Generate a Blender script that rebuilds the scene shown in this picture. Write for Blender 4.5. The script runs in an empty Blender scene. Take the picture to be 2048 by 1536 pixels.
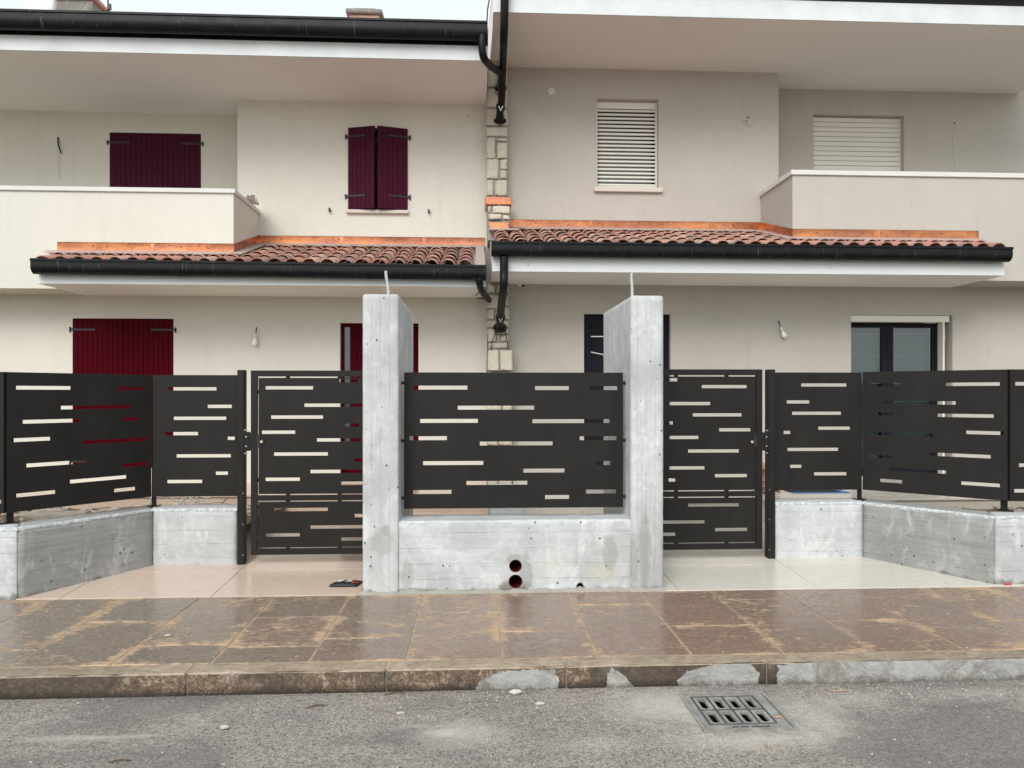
import bpy, bmesh, math, random
from mathutils import Vector, noise as mn
R = random.Random(7)
SC = bpy.context.scene
COL = SC.collection
# ------------------------------------------------------------------ camera
F = 1480.0; CX = 1024.0; HY = 788.0; EYE = 1.6
YAW = math.atan(0.05); CS, SN = math.cos(YAW), math.sin(YAW)
cam = bpy.data.cameras.new('camera'); co = bpy.data.objects.new('camera', cam); COL.objects.link(co)
cam.sensor_width = 36; cam.lens = F / 2048 * 36; cam.shift_y = 20 / 2048; cam.clip_start = .05; cam.clip_end = 2000
co.location = (0, 0, EYE); co.rotation_euler = (math.radians(90), 0, -YAW); SC.camera = co
# ------------------------------------------------------------------ light
W = bpy.data.worlds.new('World'); SC.world = W; W.use_nodes = True
nt = W.node_tree; nt.nodes.clear()
sky = nt.nodes.new('ShaderNodeTexSky'); sky.sky_type = 'NISHITA'; sky.sun_disc = False
SUN_EL, SUN_AZ = math.radians(38), math.radians(200)
sky.sun_elevation = SUN_EL; sky.sun_rotation = SUN_AZ; sky.air_density = 1.0; sky.dust_density = 3.0; sky.ozone_density = 1.0
hs = nt.nodes.new('ShaderNodeHueSaturation'); hs.inputs['Saturation'].default_value = .28; hs.inputs['Value'].default_value = 1.0
veil = nt.nodes.new('ShaderNodeMix'); veil.data_type = 'RGBA'; veil.inputs[0].default_value = .55
veil.inputs[7].default_value = (8.2, 8.9, 9.2, 1)       # even cloud layer over the sky
bg = nt.nodes.new('ShaderNodeBackground'); bg.inputs['Strength'].default_value = .10
wo = nt.nodes.new('ShaderNodeOutputWorld')
nt.links.new(sky.outputs[0], hs.inputs['Color']); nt.links.new(hs.outputs[0], veil.inputs[6])
nt.links.new(veil.outputs[2], bg.inputs['Color']); nt.links.new(bg.outputs[0], wo.inputs['Surface'])
sl = bpy.data.lights.new('sun', 'SUN'); sl.energy = 1.2; sl.angle = math.radians(35); sl.color = (1, .975, .94)
so = bpy.data.objects.new('sun', sl); COL.objects.link(so)
az = math.radians(200)      # behind the camera, slightly from the left
d = Vector((math.sin(az) * math.cos(SUN_EL), math.cos(az) * math.cos(SUN_EL), math.sin(SUN_EL)))
so.rotation_euler = d.to_track_quat('Z', 'Y').to_euler()
SC.view_settings.view_transform = 'Standard'; SC.view_settings.look = 'None'
SC.view_settings.exposure = .70; SC.view_settings.gamma = 1; SC.view_settings.use_curve_mapping = False
SC.cycles.use_denoising = True; SC.cycles.max_bounces = 9; SC.cycles.diffuse_bounces = 6
SC.cycles.caustics_reflective = False; SC.cycles.caustics_refractive = False

# ------------------------------------------------------------------ measuring: pixel of the photo + known depth -> place
def ZC(px, Y): return Y / (CS - (px - CX) / F * SN)
def X_(px, Y): return ZC(px, Y) * (SN + (px - CX) / F * CS)
def Z_(px, py, Y): return EYE + (HY - py) * ZC(px, Y) / F
def P_(px, py, Y): return Vector((X_(px, Y), Y, Z_(px, py, Y)))
def G_(px, py, z=0.0):          # point on a level surface at height z
    zc = (EYE - z) * F / (py - HY); u = (px - CX) / F
    return Vector((zc * (SN + u * CS), zc * (CS - u * SN), z))

# ------------------------------------------------------------------ materials
class G:
    def __init__(s, name):
        s.m = bpy.data.materials.new(name); s.m.use_nodes = True; s.t = s.m.node_tree
        s.b = s.t.nodes['Principled BSDF']; s.tc = s.t.nodes.new('ShaderNodeTexCoord'); s.obj = s.tc.outputs['Object']
    def n(s, ty, **k):
        x = s.t.nodes.new(ty)
        for a, v in k.items(): setattr(x, a, v)
        return x
    def l(s, a, b):
        if hasattr(a, 'links'): s.t.links.new(a, b)
        else: b.default_value = a
    def map(s, v, sc=(1, 1, 1), loc=(0, 0, 0), rot=(0, 0, 0)):
        x = s.n('ShaderNodeMapping'); s.l(v, x.inputs[0]); x.inputs['Scale'].default_value = sc
        x.inputs['Location'].default_value = loc; x.inputs['Rotation'].default_value = rot; return x.outputs[0]
    def noise(s, v, sc=5, det=4, ro=.55, dist=0):
        x = s.n('ShaderNodeTexNoise'); s.l(v, x.inputs['Vector']); x.inputs['Scale'].default_value = sc
        x.inputs['Detail'].default_value = det; x.inputs['Roughness'].default_value = ro; x.inputs['Distortion'].default_value = dist
        return x.outputs['Fac']
    def vor(s, v, sc=5, feat='F1', out='Distance', rnd=1):
        x = s.n('ShaderNodeTexVoronoi'); x.feature = feat; s.l(v, x.inputs['Vector']); x.inputs['Scale'].default_value = sc
        x.inputs['Randomness'].default_value = rnd; return x.outputs[out]
    def ramp(s, f, a, b, lo=0., hi=1.):      # linear remap, clamped
        x = s.n('ShaderNodeMapRange'); s.l(f, x.inputs[0]); x.inputs[1].default_value = a; x.inputs[2].default_value = b
        x.inputs[3].default_value = lo; x.inputs[4].default_value = hi; return x.outputs[0]
    def mix(s, f, a, b, mode='MIX'):
        x = s.n('ShaderNodeMix'); x.data_type = 'RGBA'; x.blend_type = mode; s.l(f, x.inputs[0])
        for v, i in ((a, 6), (b, 7)):
            if isinstance(v, tuple): x.inputs[i].default_value = (*v[:3], 1)
            else: s.l(v, x.inputs[i])
        return x.outputs[2]
    def math(s, op, a, b=0.):
        x = s.n('ShaderNodeMath'); x.operation = op; s.l(a, x.inputs[0]); s.l(b, x.inputs[1]); return x.outputs[0]
    def sep(s, v):
        x = s.n('ShaderNodeSeparateXYZ'); s.l(v, x.inputs[0]); return x.outputs
    def rnd(s): return s.n('ShaderNodeObjectInfo').outputs['Random']
    def bump(s, h, dist=.002, st=1., prev=None):
        x = s.n('ShaderNodeBump'); s.l(h, x.inputs['Height']); x.inputs['Distance'].default_value = dist; x.inputs['Strength'].default_value = st
        if prev is not None: s.l(prev, x.inputs['Normal'])
        return x.outputs[0]
    def out(s, col, rough=.8, normal=None, metal=0., spec=.5):
        if isinstance(col, tuple): s.b.inputs['Base Color'].default_value = (*col[:3], 1)
        else: s.l(col, s.b.inputs['Base Color'])
        s.l(rough, s.b.inputs['Roughness']); s.l(metal, s.b.inputs['Metallic'])
        s.b.inputs['Specular IOR Level'].default_value = spec
        if normal is not None: s.l(normal, s.b.inputs['Normal'])
        return s.m

def m_stucco(name, c, dark):
    g = G(name)
    big = g.noise(g.map(g.obj, (1, 1, 1)), .9, 5, .6); mid = g.noise(g.obj, 6, 4, .6); gr = g.noise(g.obj, 60, 4, .8)
    fine = g.vor(g.obj, 70)
    col = g.mix(g.ramp(big, .35, .7), c, dark); col = g.mix(g.ramp(mid, .35, .7, 0, .5), col, dark)
    st = g.noise(g.map(g.obj, (5, 5, .35)), 1.3, 4, .6)
    col = g.mix(g.ramp(st, .56, .76, 0, .25), col, tuple(x * .8 for x in dark))
    col = g.mix(g.ramp(gr, .40, .66, 0, .26), col, tuple(x * .66 for x in c))
    b = g.bump(gr, .004, .8); b = g.bump(fine, .0015, .4, b); b = g.bump(big, .01, .25, b)
    return g.out(col, .93, b, spec=.2)
def m_paint(name, c, wear=.25, rough=.6):
    g = G(name); a = g.noise(g.obj, 3, 5, .65); f = g.noise(g.map(g.obj, (1, 3, 8)), 9, 4, .7); s = g.noise(g.obj, 60, 3, .6)
    col = g.mix(g.ramp(a, .4, .72, 0, wear), c, tuple(x * .7 for x in c))
    col = g.mix(g.ramp(f, .6, .8, 0, wear), col, tuple(x * .6 for x in c))
    return g.out(col, rough, g.bump(s, .0008, .5), spec=.3)
def m_concrete(name, base, board=(1, 1, 14), seam=None, dark=.5, stains=()):
    g = G(name); c = base
    o = g.obj
    big = g.noise(o, 1.6, 6, .62, .5); bd = g.noise(g.map(o, board), 3.0, 5, .65, .4); fi = g.noise(o, 45, 4, .65)
    sm = g.noise(g.map(o, board), 14, 3, .6)
    col = g.mix(g.ramp(big, .35, .68), tuple(x * 1.12 for x in c), tuple(x * .70 for x in c))
    col = g.mix(g.ramp(bd, .46, .72, 0, dark), col, tuple(x * .5 for x in c))
    col = g.mix(g.ramp(sm, .52, .78, 0, .35), col, tuple(x * .62 for x in c))
    cl = g.noise(o, 3.4, 7, .72, .9); col = g.mix(g.ramp(cl, .50, .66, 0, .55), col, tuple(x * .62 for x in c))
    wh = g.noise(g.map(o, (3, 3, 1.2)), 2.2, 6, .7, .8)
    col = g.mix(g.ramp(wh, .54, .68, 0, .7), col, tuple(min(.72, x * 1.55) for x in c))
    mot = g.noise(o, 14, 6, .8, .6)
    col = g.mix(g.ramp(mot, .40, .64, 0, .5), col, tuple(x * .72 for x in c))
    p = g.vor(g.map(o, (1, 1, .8)), 17); pm = g.noise(o, 5, 3, .6)
    pore = g.math('MULTIPLY', g.ramp(p, .07, .15, 1, 0), g.ramp(pm, .50, .58))
    col = g.mix(pore, col, tuple(x * .22 for x in c))
    sp = g.vor(o, 90); col = g.mix(g.math('MULTIPLY', g.ramp(sp, .12, .2, .6, 0), g.ramp(fi, .5, .6)), col, tuple(x * .4 for x in c))
    p2 = g.vor(g.map(o, (1, 1, .6), (3, 1, 2)), 34); pore2 = g.math('MULTIPLY', g.ramp(p2, .10, .18, 1, 0), g.ramp(g.noise(o, 3.1, 4, .7), .52, .60))
    col = g.mix(g.math('MULTIPLY', pore2, .75), col, tuple(x * .35 for x in c))
    so_ = g.sep(o); wob = g.ramp(g.noise(o, 11, 5, .75), .25, .75, -.4, .4)
    for sx, sz, rx, rz, sc_, am in stains:     # old splashes and cement smears with a shape of their own
        dx = g.math('DIVIDE', g.math('SUBTRACT', so_[0], sx), rx); dz = g.math('DIVIDE', g.math('SUBTRACT', so_[2], sz), rz)
        rr = g.math('ADD', g.math('SQRT', g.math('ADD', g.math('MULTIPLY', dx, dx), g.math('MULTIPLY', dz, dz))), wob)
        col = g.mix(g.ramp(rr, .75, 1.05, am, 0), col, sc_)
    # damp rising from the ground
    z = g.sep(o)[2]; edge = g.math('ADD', z, g.ramp(g.noise(o, 5, 5, .7), .3, .7, -.06, .05))
    col = g.mix(g.ramp(edge, .0, .035, .75, 0), col, (.12, .115, .10))
    b = g.bump(bd, .004, .6); b = g.bump(fi, .0018, .7, b); b = g.bump(g.math('MULTIPLY', pore, -1.), .006, 1, b)
    if seam:   # board joints, every `step` metres along an axis
        ax, step = seam
        v = g.math('ADD', g.sep(o)[ax], g.ramp(g.noise(o, 3, 3, .5), .2, .8, -.004, .004))
        w = g.math('ABSOLUTE', g.math('SUBTRACT', g.math('FRACT', g.math('DIVIDE', v, step)), .5))
        ln = g.math('MULTIPLY', g.ramp(w, .478, .497), g.ramp(g.noise(o, 4, 3, .6), .38, .6, .1, 1))
        col = g.mix(g.math('MULTIPLY', ln, .32), col, tuple(x * .45 for x in c)); b = g.bump(ln, .003, .8, b)
    return g.out(col, g.ramp(big, .3, .7, .62, .85), b, spec=.35)

M = {}
M['stuccoL'] = m_stucco('cream_render', (.715, .69, .615), (.665, .64, .565))
M['stuccoR'] = m_stucco('taupe_render', (.52, .485, .435), (.47, .437, .39))
M['soffit'] = m_paint('soffit_paint', (.85, .83, .79), .06, .85)
M['white'] = m_paint('white_fascia_paint', (.69, .715, .71), .16)
M['whiteworn'] = m_paint('worn_white_fascia_paint', (.68, .71, .715), .42)
M['coping'] = m_paint('pale_stone_coping', (.66, .65, .62), .22)
M['sill'] = m_paint('pale_stone_sill', (.62, .57, .50), .15)
M['cream'] = m_paint('cream_shutter_paint', (.76, .735, .66), .04, .4)
M['flashing'] = m_paint('painted_flashing', (.42, .34, .31), .15, .6)
_pb = ((X_(725, 5.5) + X_(1327, 5.5)) / 2, .11)
def _st(px, py, rx, rz, c, a): p = P_(px, py, 5.5); return (p.x - _pb[0], p.z - _pb[1], rx, rz, c, a)
_dk, _wm = (.20, .20, .19), (.27, .265, .245)
PST = [_st(772, 1062, .035, .04, _dk, .35), _st(765, 1085, .09, .12, _wm, .35), _st(805, 1130, .03, .26, _wm, .5), _st(1290, 1100, .05, .30, _wm, .55), _st(1268, 1120, .03, .2, _dk, .4), _st(1205, 1180, .25, .03, _dk, .5)]
LST = [_st(1030, 1185, .13, .10, (.17, .165, .145), .8), _st(1052, 1150, .05, .16, (.26, .265, .26), .55), _st(1030, 1120, .06, .05, _wm, .6), _st(1161, 1178, .035, .045, (.12, .115, .10), .85), _st(1210, 1145, .14, .07, (.50, .48, .33), .4), _st(1110, 1130, .12, .12, (.56, .55, .47), .3),
       _st(1222, 1110, .06, .15, _wm, .5), _st(815, 1150, .05, .13, _wm, .4), _st(830, 1186, .22, .035, (.20, .19, .17), .7), _st(940, 1186, .25, .025, (.22, .21, .19), .6), _st(1120, 1187, .3, .03, (.20, .19, .17), .6)]
M['conc_m'] = m_concrete('grey_concrete_low_wall', (.57, .59, .595), (.8, .8, 9), (2, .115), .32, LST)
M['conc_v'] = m_concrete('grey_concrete_vertical_boards', (.57, .585, .585), (9, 9, .7), (0, .066), .3, PST)
M['conc_h'] = m_concrete('grey_concrete_horizontal_boards', (.57, .59, .595), (.8, .8, 9), (2, .115), .32)
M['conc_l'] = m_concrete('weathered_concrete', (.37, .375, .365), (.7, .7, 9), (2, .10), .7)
M['conc_old'] = m_concrete('old_rough_concrete', (.24, .235, .22), (2, 2, 3), None, .6)
def metal_coat():
    g = G('dark_powder_coat'); f = g.noise(g.obj, 260, 2, .6); a = g.noise(g.map(g.obj, (2, 2, .6)), 2.5, 5, .7)
    col = g.mix(g.ramp(a, .4, .75), (.012, .0108, .0098), (.019, .0172, .0155))
    return g.out(col, g.ramp(a, .3, .7, .42, .6), g.bump(f, .0004, .5), spec=.22)
M['coat'] = metal_coat()
def gutterm():
    g = G('dark_painted_gutter'); a = g.noise(g.obj, 6, 5, .7); s = g.noise(g.map(g.obj, (30, 3, 1.5)), 2, 3, .8)
    d_ = g.noise(g.obj, 70, 3, .7)
    col = g.mix(g.ramp(a, .4, .75), (.006, .006, .008), (.012, .0125, .014))
    col = g.mix(g.ramp(s, .655, .68, 0, .7), col, (.16, .17, .17)); col = g.mix(g.ramp(d_, .66, .72, 0, .5), col, (.08, .085, .085))
    return g.out(col, g.ramp(a, .3, .7, .3, .5), g.bump(a, .002, .3), spec=.18)
M['gutter'] = gutterm()
M['black'] = G('black_rubber').out((.012, .012, .013), .5)
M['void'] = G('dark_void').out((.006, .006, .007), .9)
def shutterm(name, c):
    g = G(name); a = g.noise(g.map(g.obj, (20, 20, 1.2)), 3, 4, .65)
    return g.out(g.mix(g.ramp(a, .35, .7), c, tuple(x * .8 for x in c)), g.ramp(a, .3, .7, .42, .55), g.bump(a, .0008, .5), spec=.04)
M['maroon'] = shutterm('plum_shutter_paint', (.060, .009, .024))
M['red'] = shutterm('wine_red_shutter_paint', (.066, .0003, .005))
M['doorframe'] = shutterm('anthracite_door', (.018, .017, .024))
def copper():
    g = G('copper_flashing'); a = g.noise(g.obj, 7, 6, .7, 1); b_ = g.noise(g.map(g.obj, (.6, 1, 3)), 3.5, 4, .6); s = g.noise(g.obj, 22, 3, .8, 1.5)
    col = g.mix(g.ramp(b_, .4, .65), (.74, .29, .12), (.50, .20, .13)); col = g.mix(g.ramp(g.noise(g.map(g.obj, (.35, 1, .6)), 3, 3, .5), .46, .62, 0, .6), col, (.36, .145, .10)); col = g.mix(g.ramp(a, .56, .66, 0, .6), col, (.33, .12, .07))
    col = g.mix(g.ramp(s, .60, .65, 0, .85), col, (.10, .04, .025))
    return g.out(col, g.ramp(a, .35, .65, .18, .42), g.bump(g.noise(g.obj, 3, 3, .5), .02, .5), metal=.92)
M['copper'] = copper()
def tilem():
    g = G('terracotta_tile'); r = g.rnd()
    ofs = g.n('ShaderNodeVectorMath'); ofs.operation = 'ADD'; g.l(g.obj, ofs.inputs[0])
    cb = g.n('ShaderNodeCombineXYZ'); g.l(g.math('MULTIPLY', r, 37.), cb.inputs[0]); g.l(g.math('MULTIPLY', r, 91.), cb.inputs[1]); g.l(cb.outputs[0], ofs.inputs[1])
    v = ofs.outputs[0]
    a = g.noise(v, 9, 5, .7, .5); f = g.noise(v, 60, 4, .7); pick = g.math('FRACT', g.math('MULTIPLY', r, 17.3))
    base = g.mix(pick, (.56, .27, .19), (.42, .20, .155)); base = g.mix(g.math('MULTIPLY', g.ramp(r, .45, .95), 1.), base, (.60, .40, .32))
    base = g.mix(g.math('MULTIPLY', g.ramp(a, .42, .62), g.ramp(pick, .2, .7, .25, .95)), base, (.22, .18, .17))
    base = g.mix(g.ramp(f, .55, .75, 0, .5), base, (.14, .10, .09)); base = g.mix(g.ramp(f, .25, .42, .5, 0), base, (.62, .50, .43))
    return g.out(base, .8, g.bump(f, .0015, .7), spec=.3)
M['tile'] = tilem()
def stonem(name, cols):
    g = G(name); r = g.rnd(); a = g.noise(g.obj, 11, 6, .7, .6); f = g.noise(g.obj, 70, 4, .7)
    c = g.mix(r, cols[0], cols[1]); c = g.mix(g.ramp(a, .45, .7, 0, .7), c, cols[2]); c = g.mix(g.ramp(f, .5, .75, 0, .5), c, tuple(x * .5 for x in cols[1]))
    return g.out(c, .9, g.bump(f, .004, .8, g.bump(a, .012, .8)), spec=.2)
M['stone'] = stonem('yellowish_limestone', ((.60, .55, .46), (.50, .46, .39), (.64, .57, .43)))
M['mortar'] = stonem('grey_mortar', ((.36, .34, .30), (.32, .30, .27), (.28, .26, .23)))
def slabm():
    g = G('wet_brown_marble_slab'); r = g.rnd(); o = g.obj
    uv = g.tc.outputs['UV']; s = g.sep(uv); ed = g.math('MAXIMUM', g.math('ABSOLUTE', s[0]), g.math('ABSOLUTE', s[1]))
    big = g.noise(o, 2.1, 5, .65, .6); mid = g.noise(g.map(o, (1, 1.6, 1)), 9, 6, .75, 1.2); f = g.noise(o, 55, 4, .7)
    pick = g.math('FRACT', g.math('MULTIPLY', r, 13.7))
    x = g.sep(o)[0]
    warm = g.ramp(x, -2.8, .8)
    c = g.mix(pick, (.29, .235, .185), (.235, .205, .17)); c = g.mix(g.math('MULTIPLY', warm, g.ramp(big, .35, .6, .3, .95)), c, (.34, .185, .125))
    c = g.mix(g.ramp(big, .42, .65, 0, .8), c, (.215, .19, .16)); c = g.mix(g.ramp(mid, .42, .66, 0, .5), c, (.115, .090, .070))
    c = g.mix(g.ramp(g.noise(g.map(o, (.7, 3, 1)), 6, 5, .8, .8), .52, .66, 0, .55), c, (.21, .15, .105))
    fg = g.noise(g.map(o, (1, 1.5, 1)), 32, 5, .85, .8); c = g.mix(g.ramp(fg, .46, .62, 0, .6), c, (.085, .066, .050)); c = g.mix(g.ramp(fg, .30, .42, .45, 0), c, (.36, .26, .18))
    # dry, pale patches, mostly along the joints
    th = g.math('ADD', g.math('MULTIPLY', g.math('MULTIPLY', g.ramp(ed, .72, 1.0), g.ramp(g.noise(o, 1.7, 3, .6), .42, .6)), .17), g.math('MULTIPLY', mid, .80)); th = g.math('ADD', th, g.math('MULTIPLY', big, .44))
    th = g.math('ADD', th, g.math('MULTIPLY', g.math('FRACT', g.math('MULTIPLY', r, 5.9)), .06))
    dry = g.ramp(g.math('ADD', th, g.ramp(g.noise(o, 38, 4, .8, .8), .3, .7, -.05, .05)), .68, .80); c2 = g.mix(g.noise(o, 20, 4, .6), (.60, .40, .24), (.46, .33, .21))
    c = g.mix(g.math('MULTIPLY', dry, .78), c, c2)
    pale = g.ramp(g.noise(o, 34, 4, .8, 1), .66, .72, 0, .55); c = g.mix(pale, c, (.38, .27, .18))
    rough = g.math('ADD', g.ramp(mid, .35, .65, .14, .34), g.math('MULTIPLY', dry, .4))
    b = g.bump(f, .0012, .35, g.bump(mid, .003, .25))
    return g.out(c, rough, b, spec=.55)
M['slab'] = slabm()
def joint():
    g = G('pale_joint_mortar'); a = g.noise(g.obj, 8, 5, .7)
    return g.out(g.mix(g.ramp(a, .42, .62), (.42, .31, .20), (.27, .21, .15)), .5, g.bump(a, .004, .5))
M['joint'] = joint()
def kerbm():
    g = G('nodular_marble_kerb'); o = g.obj
    wv = g.noise(o, 7, 4, .7, 0); vm = g.n('ShaderNodeVectorMath'); vm.operation = 'ADD'; g.l(o, vm.inputs[0])
    nz = g.n('ShaderNodeTexNoise'); g.l(o, nz.inputs['Vector']); nz.inputs['Scale'].default_value = 16; nz.inputs['Detail'].default_value = 4
    sc = g.n('ShaderNodeVectorMath'); sc.operation = 'SCALE'; g.l(nz.outputs['Color'], sc.inputs[0]); sc.inputs['Scale'].default_value = .13; g.l(sc.outputs[0], vm.inputs[1])
    e = g.vor(vm.outputs[0], 30, 'DISTANCE_TO_EDGE'); cell = g.vor(vm.outputs[0], 30, 'F1', 'Color')
    big = g.noise(o, 2.2, 5, .7, .6); f = g.noise(o, 50, 4, .7)
    z = g.sep(o)[2]; x = g.sep(o)[0]
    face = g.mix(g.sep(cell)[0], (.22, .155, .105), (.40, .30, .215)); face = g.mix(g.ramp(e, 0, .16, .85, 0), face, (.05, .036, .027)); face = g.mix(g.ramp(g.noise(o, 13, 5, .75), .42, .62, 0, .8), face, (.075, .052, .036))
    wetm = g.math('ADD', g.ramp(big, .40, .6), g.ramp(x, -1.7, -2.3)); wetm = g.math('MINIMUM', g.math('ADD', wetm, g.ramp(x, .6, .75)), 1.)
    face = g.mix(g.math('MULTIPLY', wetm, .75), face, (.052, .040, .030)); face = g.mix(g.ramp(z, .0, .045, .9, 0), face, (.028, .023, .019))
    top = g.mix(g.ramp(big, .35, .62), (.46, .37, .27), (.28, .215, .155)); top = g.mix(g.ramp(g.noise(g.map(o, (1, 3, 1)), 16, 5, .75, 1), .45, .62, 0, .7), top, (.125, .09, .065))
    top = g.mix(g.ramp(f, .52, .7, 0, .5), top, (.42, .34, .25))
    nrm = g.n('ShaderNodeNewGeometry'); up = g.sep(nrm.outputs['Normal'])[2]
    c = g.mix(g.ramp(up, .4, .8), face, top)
    return g.out(c, g.ramp(big, .3, .7, .25, .6), g.bump(f, .002, .6, g.bump(e, .004, .4)), spec=.5)
M['kerb'] = kerbm()
def patchm():
    g = G('grey_cement_patch'); o = g.obj; a = g.noise(o, 5, 6, .7, .6); f = g.noise(o, 60, 4, .7); v = g.noise(g.map(o, (1, 1, 3)), 14, 5, .75, 1)
    c = g.mix(g.ramp(a, .35, .65), (.38, .38, .365), (.21, .205, .195)); c = g.mix(g.ramp(v, .45, .65, 0, .6), c, (.50, .49, .46)); c = g.mix(g.ramp(g.math('ADD', g.sep(o)[2], g.ramp(g.noise(o, 14, 5, .8), .3, .7, -.03, .03)), .0, .035, .75, 0), c, (.08, .07, .058)); c = g.mix(g.ramp(g.noise(o, 3.3, 5, .75, 1), .54, .64, 0, .6), c, (.16, .135, .105))
    return g.out(c, .75, g.bump(f, .0025, .7), spec=.3)
M['patch'] = patchm()
def entrym(name, a_, b_, dk):
    g = G(name); o = g.obj; r = g.rnd(); big = g.noise(o, 1.5, 4, .6, .5); f = g.noise(g.map(o, (1, 2.2, 1)), 20, 6, .85, 1.6); v = g.noise(g.map(o, (1.2, 3, 1)), 5, 5, .7, 1)
    c = g.mix(big, a_, b_); c = g.mix(g.math('MULTIPLY', r, .35), c, tuple(x * .85 for x in a_)); c = g.mix(g.ramp(f, .54, .64, 0, .8), c, dk); c = g.mix(g.ramp(v, .5, .72, 0, .35), c, tuple(x * .72 for x in b_))
    return g.out(c, g.ramp(v, .3, .7, .12, .32), g.bump(f, .0006, .3), spec=.5)
M['entryL'] = entrym('pink_nodular_marble', (.64, .50, .40), (.58, .47, .38), (.36, .26, .21))
M['entryR'] = entrym('pale_polished_stone', (.68, .64, .56), (.62, .58, .50), (.40, .36, .31))
def asph():
    g = G('worn_asphalt'); o = g.obj
    big = g.noise(o, .8, 6, .65, .8); mid = g.noise(o, 4.5, 6, .7, .6); f = g.noise(o, 80, 4, .85); f2 = g.noise(o, 30, 6, .85)
    cell = g.vor(o, 95, 'F1', 'Color'); cd = g.vor(o, 95)
    c = g.mix(g.ramp(big, .35, .65), (.42, .37, .315), (.30, .272, .25)); c = g.mix(g.ramp(mid, .42, .66, 0, .75), c, (.42, .375, .315))
    c = g.mix(g.ramp(f2, .47, .6, 0, .85), c, (.165, .15, .138)); c = g.mix(g.ramp(f, .47, .60, 0, .75), c, (.065, .058, .053))
    st = g.math('MULTIPLY', g.ramp(g.sep(cell)[0], .76, .80), g.ramp(cd, .30, .42, 1, 0)); c = g.mix(g.math('MULTIPLY', st, .85), c, (.42, .39, .34))
    st2 = g.math('MULTIPLY', g.ramp(g.sep(cell)[1], .80, .84), g.ramp(cd, .34, .45, 1, 0)); c = g.mix(g.math('MULTIPLY', st2, .8), c, (.03, .03, .032))
    # cement dust: dried splashes
    s = g.sep(o)
    def spot(cx, cy, rx, ry, amt, prev, ring=False):
        dx = g.math('DIVIDE', g.math('SUBTRACT', s[0], cx), rx); dy = g.math('DIVIDE', g.math('SUBTRACT', s[1], cy), ry)
        rr = g.math('SQRT', g.math('ADD', g.math('MULTIPLY', dx, dx), g.math('MULTIPLY', dy, dy)))
        rr = g.math('ADD', rr, g.ramp(g.noise(o, 9, 6, .8), .25, .75, -.45, .45))
        m_ = g.ramp(g.math('ABSOLUTE', g.math('SUBTRACT', rr, 1.0)), .0, .16, amt, 0) if ring else g.ramp(rr, .1, 1.1, amt, 0)
        return g.mix(m_, prev, (.52, .49, .43))
    for cx, cy, rx, ry, amt, ring in SPOTS: c = spot(cx, cy, rx, ry, amt, c, ring)
    wet = g.ramp(g.noise(g.map(o, (1, 1.4, 1)), 1.4, 5, .7, .7), .52, .66)
    c = g.mix(g.math('MULTIPLY', wet, .5), c, (.11, .10, .10))
    hg = g.noise(g.map(o, (1, 1.8, 1)), .55, 4, .6, 1); c = g.mix(g.ramp(hg, .50, .60, 0, .5), c, (.13, .115, .115))
    b = g.bump(f, .003, .8); b = g.bump(cd, .002, .6, b); b = g.bump(mid, .01, .5, b)
    return g.out(c, g.ramp(big, .3, .7, .55, .8), b, spec=.35)
def _sp(px, py, rx, ry, amt, ring=False):
    p = G_(px, py); return (p.x, p.y, rx, ry, amt, ring)
SPOTS = [_sp(900, 1465, .28, .17, .75), _sp(215, 1450, .42, .16, .22, True), _sp(215, 1474, .22, .025, .75), _sp(1330, 1415, .34, .30, .65), _sp(1620, 1440, .28, .34, .55),
         _sp(1500, 1480, .5, .12, .6), _sp(1960, 1390, .35, .12, .55), _sp(1180, 1490, .3, .1, .3), _sp(1720, 1400, .3, .12, .35), _sp(120, 1478, .2, .05, .5)]
M['asphalt'] = asph()
def groundm():
    g = G('bare_earth'); o = g.obj; a = g.noise(o, 4, 6, .7); f = g.noise(o, 40, 5, .75)
    c = g.mix(g.ramp(a, .4, .65), (.20, .135, .075), (.30, .24, .17)); c = g.mix(g.ramp(f, .5, .7), c, (.09, .065, .04))
    return g.out(c, .95, g.bump(f, .02, .8), spec=.1)
M['earth'] = groundm()
M['rubble'] = stonem('broken_stone', ((.50, .46, .40), (.36, .29, .21), (.58, .55, .50)))
M['castiron'] = (lambda g: g.out(g.mix(g.ramp(g.noise(g.obj, 9, 6, .7), .4, .65), (.22, .215, .20), (.38, .365, .33)), .65, g.bump(g.noise(g.obj, 120, 4, .7), .002, .6), metal=.2))(G('dusty_cast_iron'))
M['ironedge'] = (lambda g: g.out(g.mix(g.noise(g.obj, 20, 4, .7), (.06, .062, .068), (.13, .135, .145)), .45, None, metal=.5))(G('worn_iron_edge'))
M['gravel'] = stonem('loose_pale_gravel', ((.55, .53, .48), (.36, .31, .25), (.62, .60, .56)))
M['conduit'] = (lambda g: g.out(g.mix(g.noise(g.obj, 25, 4, .7), (.30, .31, .31), (.55, .56, .55)), .6))(G('dusty_grey_conduit'))
M['redpipe'] = G('red_plastic_pipe').out((.10, .008, .007), .35)
M['bulb'] = G('frosted_bulb').out((.85, .85, .83), .2)
M['steel'] = G('brushed_steel').out((.62, .62, .60), .35, metal=.9)
M['brass'] = G('brass').out((.55, .42, .22), .35, metal=.9)
M['cable'] = G('white_cable').out((.62, .60, .56), .5)
M['ochre'] = G('faded_orange_wire').out((.45, .27, .17), .6)
M['bag'] = G('white_plastic_film').out((.62, .64, .65), .35)
M['blue'] = G('blue_tape').out((.05, .16, .42), .5)
M['redplastic'] = G('red_plastic').out((.62, .05, .03), .4)
M['plaster'] = G('grey_board').out((.55, .55, .53), .7)
M['wood'] = stonem('dry_twig', ((.16, .09, .05), (.10, .06, .035), (.20, .13, .08)))
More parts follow.
